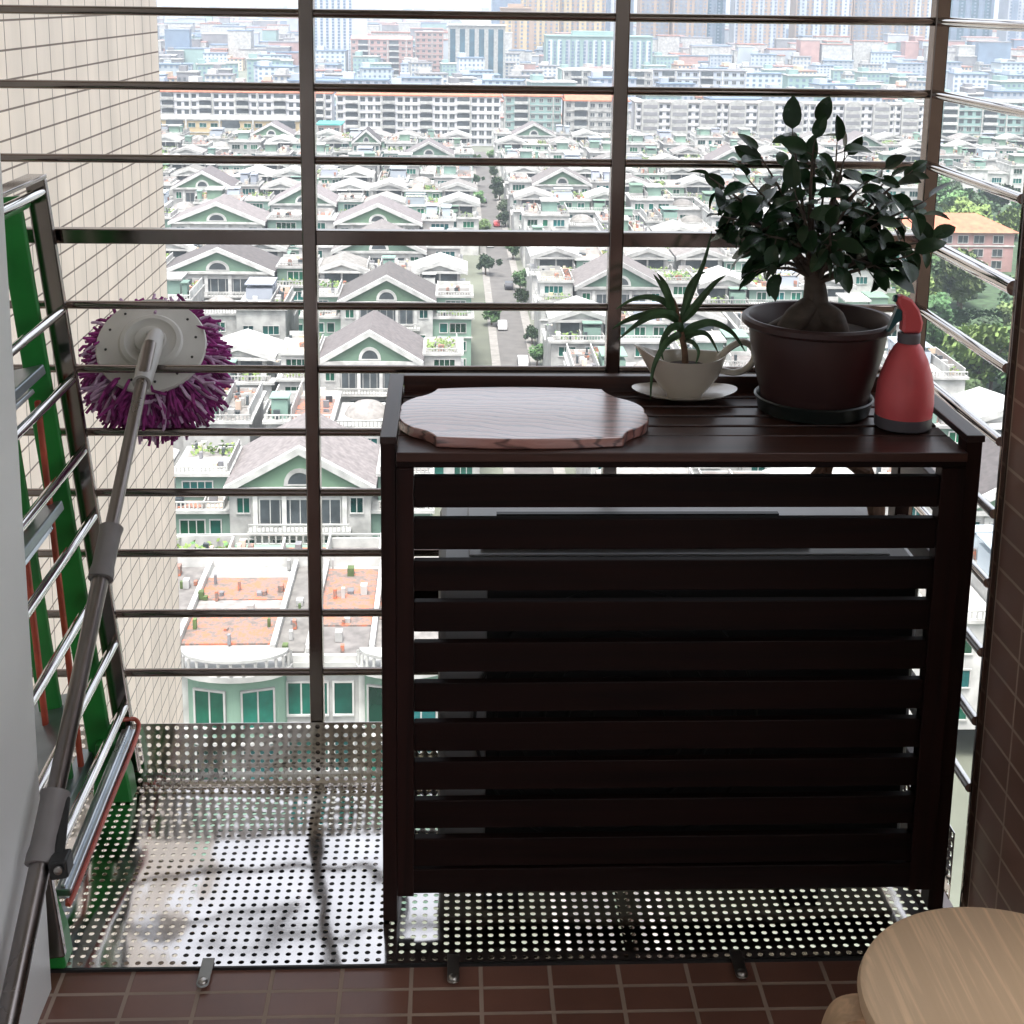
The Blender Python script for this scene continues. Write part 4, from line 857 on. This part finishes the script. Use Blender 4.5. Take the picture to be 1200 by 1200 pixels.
slab('long_hall', 'long low building with faded pink roof behind the orange roofed slab', -90, -14, 760, 12, 'c_white', 'c_pinkroof', 20, 3, 1.8, 1.4)
slab('white_block', 'cluster of white blocks in front of the pale aqua slab', 62, 112, 800, 22, 'c_white', 'c_white', 14, 5, 1.8, 1.8)
slab('grey_white_block', 'white and grey apartment row to the right of the second grille post', 114, 168, 812, 22, 'c_pale', 'c_grey', 12, 5, 2.2, 1.8)
# towers in the haze
def tower(nm, label, x0, x1, y, top, wallm, stripm, nst, dep=26, sw=.5, rows=0, crown=True, rowm='c_bluegrey', grp=None):
    h = top-G; t = thing(nm, label, 'tower', ((x0+x1)/2, y, G), grp); W2 = (x1-x0)/2
    part(t, 'wall', wallm, [(-W2, W2, 0, dep, 0, h)])
    for c in range(nst):
        x = -W2+(c+.5)*2*W2/nst; q_ = W2/nst*sw; g = MB(); g.box(x-q_, x+q_, -.5, -.01, 3, h-2.5); link('glass_strip', g.mesh('glass_strip', stripm), t)
    if rows:
        g = MB(); nc = max(4, int(2*W2/4.4))
        for r in range(rows):
            for c in range(nc): x = -W2+(c+.5)*2*W2/nc; z = 3+(r+.5)*(h-6)/rows; g.box(x-.95, x+.95, -.8, -.51, z-.8, z+.8)
        o = link('window_grid', g.mesh('window_grid', rowm), t); o['kind'] = 'stuff'
    if crown: part(t, 'crown', wallm, [(-W2*.5, W2*.5, dep*.2, dep*.7, h, h+4), (-W2-.5, W2+.5, -1, dep+.5, h-.01+.02, h+.9)])
    return t
tower('striped_tower', 'white tower with blue green vertical glass stripes left of centre', -4, 38.5, 1060, -19.5, 'c_white', 'c_blueglass', 6, sw=.55)
tower('banded_tower', 'pale grey office tower with horizontal bands beside the left grille post', -112, -80, 1150, 8, 'c_pale', 'c_pale', 1, sw=1.7, rows=26, rowm='c_bluegrey')
tower('aqua_slab', 'wide pale aqua residential slab in front of the tan towers', 70, 151, 1080, -27, 'c_aqua', 'c_pale', 12, sw=.4, rows=11)
for i, (x0, x1, y, top, wm, sm, lab) in enumerate([
    (40, 66, 1220, -8, 'c_tan', 'c_yellow', 'tan tower rising right behind the striped tower'),
    (62, 96, 1300, 6, 'c_yellow', 'c_tan', 'yellowish tan tower behind the aqua slab on the left'),
    (98, 140, 1320, 10, 'c_tan', 'c_yellow', 'orange tan tower behind the aqua slab middle'),
    (150, 176, 1400, 36, 'c_bluegrey', 'c_pale', 'blue grey tower just right of the second grille post'),
    (176, 204, 1350, 40, 'c_tan', 'c_grey', 'cream tower with grey stripe right of the blue grey one'),
    (206, 238, 1340, 42, 'c_tan', 'c_grey', 'cream tower paired beside the first cream tower'),
    (240, 276, 1450, 44, 'c_bluegrey', 'c_blueglass', 'blue glass tower between cream towers above the ficus'),
    (268, 318, 1360, 46, 'c_pale', 'c_tan', 'pale tower with tan edges above the ficus left crown'),
    (336, 392, 1400, 48, 'c_tan', 'c_pale', 'broad cream tower above the ficus crown'),
    (396, 450, 1410, 50, 'c_tan', 'c_grey', 'broad cream tower next to the right corner post'),
    (452, 476, 1420, 46, 'c_pale', 'c_tan', 'slim pale tower hidden by the right corner post'),
    (492, 545, 1430, 44, 'c_bluegrey', 'c_blueglass', 'blue tower seen just past the right corner post'),
    (548, 610, 1400, 8, 'c_pale', 'c_bluegrey', 'pale blue banded tower at the far right edge'),
    (44, 130, 1650, 22, 'c_bluegrey', 'c_bluegrey', 'distant hazy blue grey tower cluster left of second post'),
    (140, 175, 1700, 30, 'c_bluegrey', 'c_pale', 'distant hazy tower behind the second grille post')]):
    tower('residential_tower', lab, x0, x1, y, top, wm, sm, max(2, int((x1-x0)/12)), sw=.5, rows=int((top-G)/3.6), grp='residential towers in the haze')
slab('pink_block', 'pinkish stepped block on the hazy skyline left of the striped tower', -80, -32, 1120, 28, 'c_pink', 'c_pinkroof', 10, 6, 2.2, 1.8)
slab('pink_block', 'tall pink block directly left of the striped tower', -30, -8, 1130, 34, 'c_pink', 'c_pink', 5, 8, 2.2, 1.8)
# low-rise city in the haze: five kinds, copied
lows = []
for i, (wm, rm, w, d, h, nmk) in enumerate([('c_white', 'c_grey', 16, 12, 15, 'white grey roofed block'), ('c_pale', 'c_bluegrey', 22, 13, 18, 'pale blue grey block'), ('c_white', 'c_pinkroof', 18, 12, 12, 'white pink roofed block'), ('c_grey', 'c_white', 14, 12, 17, 'grey white topped block'), ('c_aqua', 'c_white', 20, 12, 16, 'aqua tinted block'), ('c_cream', 'c_terracotta', 16, 14, 12, 'cream terracotta roofed block')]):
    t = thing('low_rise_block', 'x', 'building', group='low rise blocks fading into the haze')
    part(t, 'wall', wm, [(-w/2, w/2, 0, d, 0, h), (-w/2+1, -w/2+6, 3, d-2, h+.61, h+3.2)])
    part(t, 'roof', rm, [(-w/2-.5, w/2+.5, -.5, d+.5, h, h+.6)])
    g = MB()
    for r in range(int(h/3)):
        for c in range(int(w/3.2)): x = -w/2+(c+.5)*w/int(w/3.2); g.box(x-.8, x+.8, -.1, -.01, r*3+1.1, r*3+2.6)
    link('windows', g.mesh('windows', 'c_bluegrey' if i != 3 else 'c_dark'), t); t.children[-1]['kind'] = 'stuff'
    lows.append((t, kidmap(t), nmk))
used = [0]*6; count = 0; lr2 = random.Random(21); y = 640; row = 0
big = [(-14, 760, -90), ]
while count < 285 and y < 1900:
    x = -.30*y; col_ = 0
    while x < .42*y and count < 285:
        wgap = lr2.uniform(19, 30)*(1+(y-640)/900); yy = y+lr2.uniform(-9, 9); s_ = lr2.uniform(.8, 1.2)
        blocked = any(bx0-14 < x < bx1+14 and by-16 < yy < by+32 for bx0, bx1, by in ((-90, -14, 760), (62, 168, 806), (-4, 38, 1060), (70, 151, 1080), (-80, -8, 1125), (-112, -80, 1150)))
        if not blocked:
            k = lr2.choice((0, 0, 1, 1, 2, 3, 4, 5)); t, km, nmk = lows[k]
            if used[k]: c = copy_tree(t, None, km)
            else: c = t; used[k] = 1
            c.location = (x, yy, G); c.scale = (s_, s_, lr2.uniform(.7, 1.15)); c.rotation_euler = (0, 0, lr2.uniform(-.25, .25))
            c['label'] = '%s, %s from the left in %s row of the hazy low city' % (nmk, ordn(col_) if col_ < 29 else 'far right', ordn(row)); count += 1; col_ += 1
        x += wgap
    y += 34*(1+(y-640)/500); row += 1

fc_ = MB(); q7 = random.Random(77)
for _ in range(4200):
    y = 1180*(1+q7.random()**1.6*3.2); x = q7.uniform(-.34, .46)*y
    if any(a-10 < x < b+10 and c-12 < y < c+34 for a, b, c in ((-112, -80, 1150), (40, 66, 1220), (62, 96, 1300), (98, 140, 1320), (176, 238, 1345), (240, 476, 1400), (150, 176, 1400), (492, 610, 1415), (44, 175, 1670))): continue
    w, d, h_ = q7.uniform(8, 34), q7.uniform(9, 18), q7.choice((8, 11, 14, 16, 20, 27))*q7.uniform(.8, 1.2)
    fc_.cur = q7.choice((0, 0, 0, 1, 1, 2, 3, 4, 5)); fc_.box(x-w/2, x+w/2, y, y+d, G, G+h_)
    fc_.cur = q7.choice((0, 2, 3, 5, 6)); fc_.box(x-w/2-.3, x+w/2+.3, y-.3, y+d+.3, G+h_+.01, G+h_+.9)
tag(fc_.build('distant_city', ['c_white', 'c_pale', 'c_grey', 'c_pink', 'c_aqua', 'c_bluegrey', 'c_terracotta']), kind='stuff')
# trees
def crown_mesh(seed, n, R_, H_, m):
    r = random.Random(seed); g = MB(); cl = [(Vector((r.gauss(0, .42), r.gauss(0, .42), r.uniform(-.5, .75))), r.uniform(.28, .5)) for _ in range(13)]
    for _ in range(n):
        c, s_ = r.choice(cl); v = Vector((r.gauss(0, 1), r.gauss(0, 1), r.gauss(0, 1))).normalized()*s_*r.uniform(.55, 1.05); p = c+v; p = Vector((p.x*R_, p.y*R_, p.z*H_))
        a = Vector((r.gauss(0, 1), r.gauss(0, 1), r.gauss(0, .7))).normalized(); b = a.orthogonal().normalized(); q = r.uniform(.16, .34); b = b*q; a = a*q*1.5
        g.add([p-a, p+b, p+a, p-b], [(0, 1, 2, 3)])
    return g.mesh('crown', m)
CR = [crown_mesh(s_, 1500, 3.0, 3.0, m) for s_, m in ((1, 'c_leafa'), (2, 'c_leafb'), (3, 'c_leafc'), (4, 'c_leafa'))]
def trunk_mesh():
    g = MB(); g.tube([(0, 0, -3.6), (.1, 0, -1.5), (0, .1, 0)], [.28, .2, .1], 8)
    for a in range(4): g.tube([(0, 0, -1.6), (cos(a*1.6)*1.1, sin(a*1.6)*1.1, .2), (cos(a*1.6)*1.7, sin(a*1.6)*1.7, 1.2)], [.13, .08, .04], 6)
    return g.mesh('trunk', 'c_trunk')
TR = trunk_mesh(); tcount = {}
def tree(x, y, s_, k, where, nm='street_tree', grp='trees along the street and in the park', z=G):
    key = where; tcount[key] = tcount.get(key, 0)+1
    t = thing(nm, '%s, %s one %s' % (['mid green bushy tree', 'dark green dense tree', 'bright yellow green tree', 'rounded green tree'][k], ordn(min(28, tcount[key]-1)), where), 'tree', (x, y, z+3.6*s_), grp, rz=rng.uniform(0, 6))
    link('crown', CR[k], t); link('trunk', TR, t); t.scale = (s_, s_, s_); return t
for i in range(20): tree(14.6 if i % 3 else 7.6, 215+i*17+rng.uniform(-3, 3), rng.uniform(.55, .8), rng.choice((0, 1, 3)), 'counting away along the central street')
tr3 = random.Random(5)
for i in range(29):
    y = 190+i*8.2; x = y*.345+tr3.uniform(-6, 22)+6
    if 306 < y < 346: x = y*.42+tr3.uniform(2, 14)
    tree(x, y, tr3.uniform(1.0, 1.9), tr3.choice((0, 1, 1, 2, 0)), 'counting away through the park at the right', 'park_tree')
for i in range(27):
    y = 235+i*9; x = y*.33+tr3.uniform(0, 48)
    if 300 < y < 345 and x < 140: x = 98+tr3.uniform(-4, 3)
    tree(x, y, tr3.uniform(.9, 1.5), tr3.choice((0, 1, 3, 2)), 'counting away in the second park belt', 'park_tree')
for i in range(28):
    y = 196+i*7.4; x = y*.375+tr3.uniform(-10, 12)
    if 296 < y < 346: continue
    tree(x, y, tr3.uniform(.8, 1.5), tr3.choice((0, 1, 3, 2)), 'counting away in the third park belt', 'park_tree')
for i in range(14): tree(82+i*8.5, 560+tr3.uniform(-6, 6), tr3.uniform(.9, 1.3), tr3.choice((0, 1)), 'from the left before the arched bay slab', 'garden_tree')
# shrubs and small trees on terraces
sc3 = 0
for (x, y) in hc:
    if sc3 >= 58: break
    if y > 500: continue
    for dx, dy, zz, s_ in ((rng.uniform(-11, 11), 15+rng.uniform(-1.5, 2), 6.7, rng.uniform(.28, .5)),):
        t = thing('terrace_shrub', 'green shrub on a near house terrace, %s from the front' % ordn(sc3 % 29) if sc3 < 29 else 'green shrub on a farther house terrace, %s from the front' % ordn(sc3-29), 'shrub', (x+dx, y+dy, G+zz+1.6*s_), 'shrubs on the house terraces', rz=rng.uniform(0, 6))
        link('crown', CR[sc3 % 4], t); t.scale = (s_*1.2, s_*1.2, s_*.8); sc3 += 1
# parked cars on the street
def car(x, y, m, label):
    t = thing('parked_car', label, 'car', (x, y, G+.05), 'cars on the central street')
    g = MB(); g.prism([(-2.2, .3), (2.2, .3), (2.2, .8), (1.5, .95), (.9, 1.45), (-1.2, 1.45), (-1.8, .95), (-2.2, .85)], 0, -.85, .85); link('body', g.mesh('body', m), t)
    g = MB(); g.prism([(-1.7, .97), (1.42, .97), (.87, 1.4), (-1.18, 1.4)], 0, -.865, .865); link('side_window', g.mesh('side_window', 'c_dark'), t)
    for sx in (-.8, .8):
        for sy in (-1.35, 1.35): g = MB(); g.tube([(sx-.12, sy, .32), (sx+.12, sy, .32)], .32, 12); link('wheel', g.mesh('wheel', 'tyre'), t)
for x, y, m, l in ((9.2, 262, 'car_white', 'white car parked on the left kerb of the central street'), (13.2, 300, 'car_black', 'black car on the right side of the central street'), (9.2, 352, 'car_white', 'white car farther up the central street'), (13.1, 385, 'car_red', 'red car on the right of the central street'), (9.3, 430, 'car_black', 'dark car far up the central street'), (13.1, 235, 'car_white', 'white car nearest on the right of the central street')): car(x*.9+1.3 if x < 11 else x-.9, y, m, l)

# ================================================================== HAZE
hz = MB(); hz.box(-2900, 3900, -39, 6900, G-1.9, 64)
h = MB(); h.v = hz.v; h.f = hz.f; h.mi = hz.mi
hm = bpy.data.materials.new('haze'); hm.use_nodes = True; t = hm.node_tree
for n_ in list(t.nodes):
    if n_.type != 'OUTPUT_MATERIAL': t.nodes.remove(n_)
v = t.nodes.new('ShaderNodeVolumePrincipled'); v.inputs['Color'].default_value = (.78, .87, 1, 1); v.inputs['Density'].default_value = .00021; v.inputs['Anisotropy'].default_value = .2
t.links.new(v.outputs[0], t.nodes['Material Output'].inputs['Volume'])
ho = bpy.data.objects.new('haze', h.mesh('haze', hm)); COL.objects.link(ho); ho['kind'] = 'stuff'
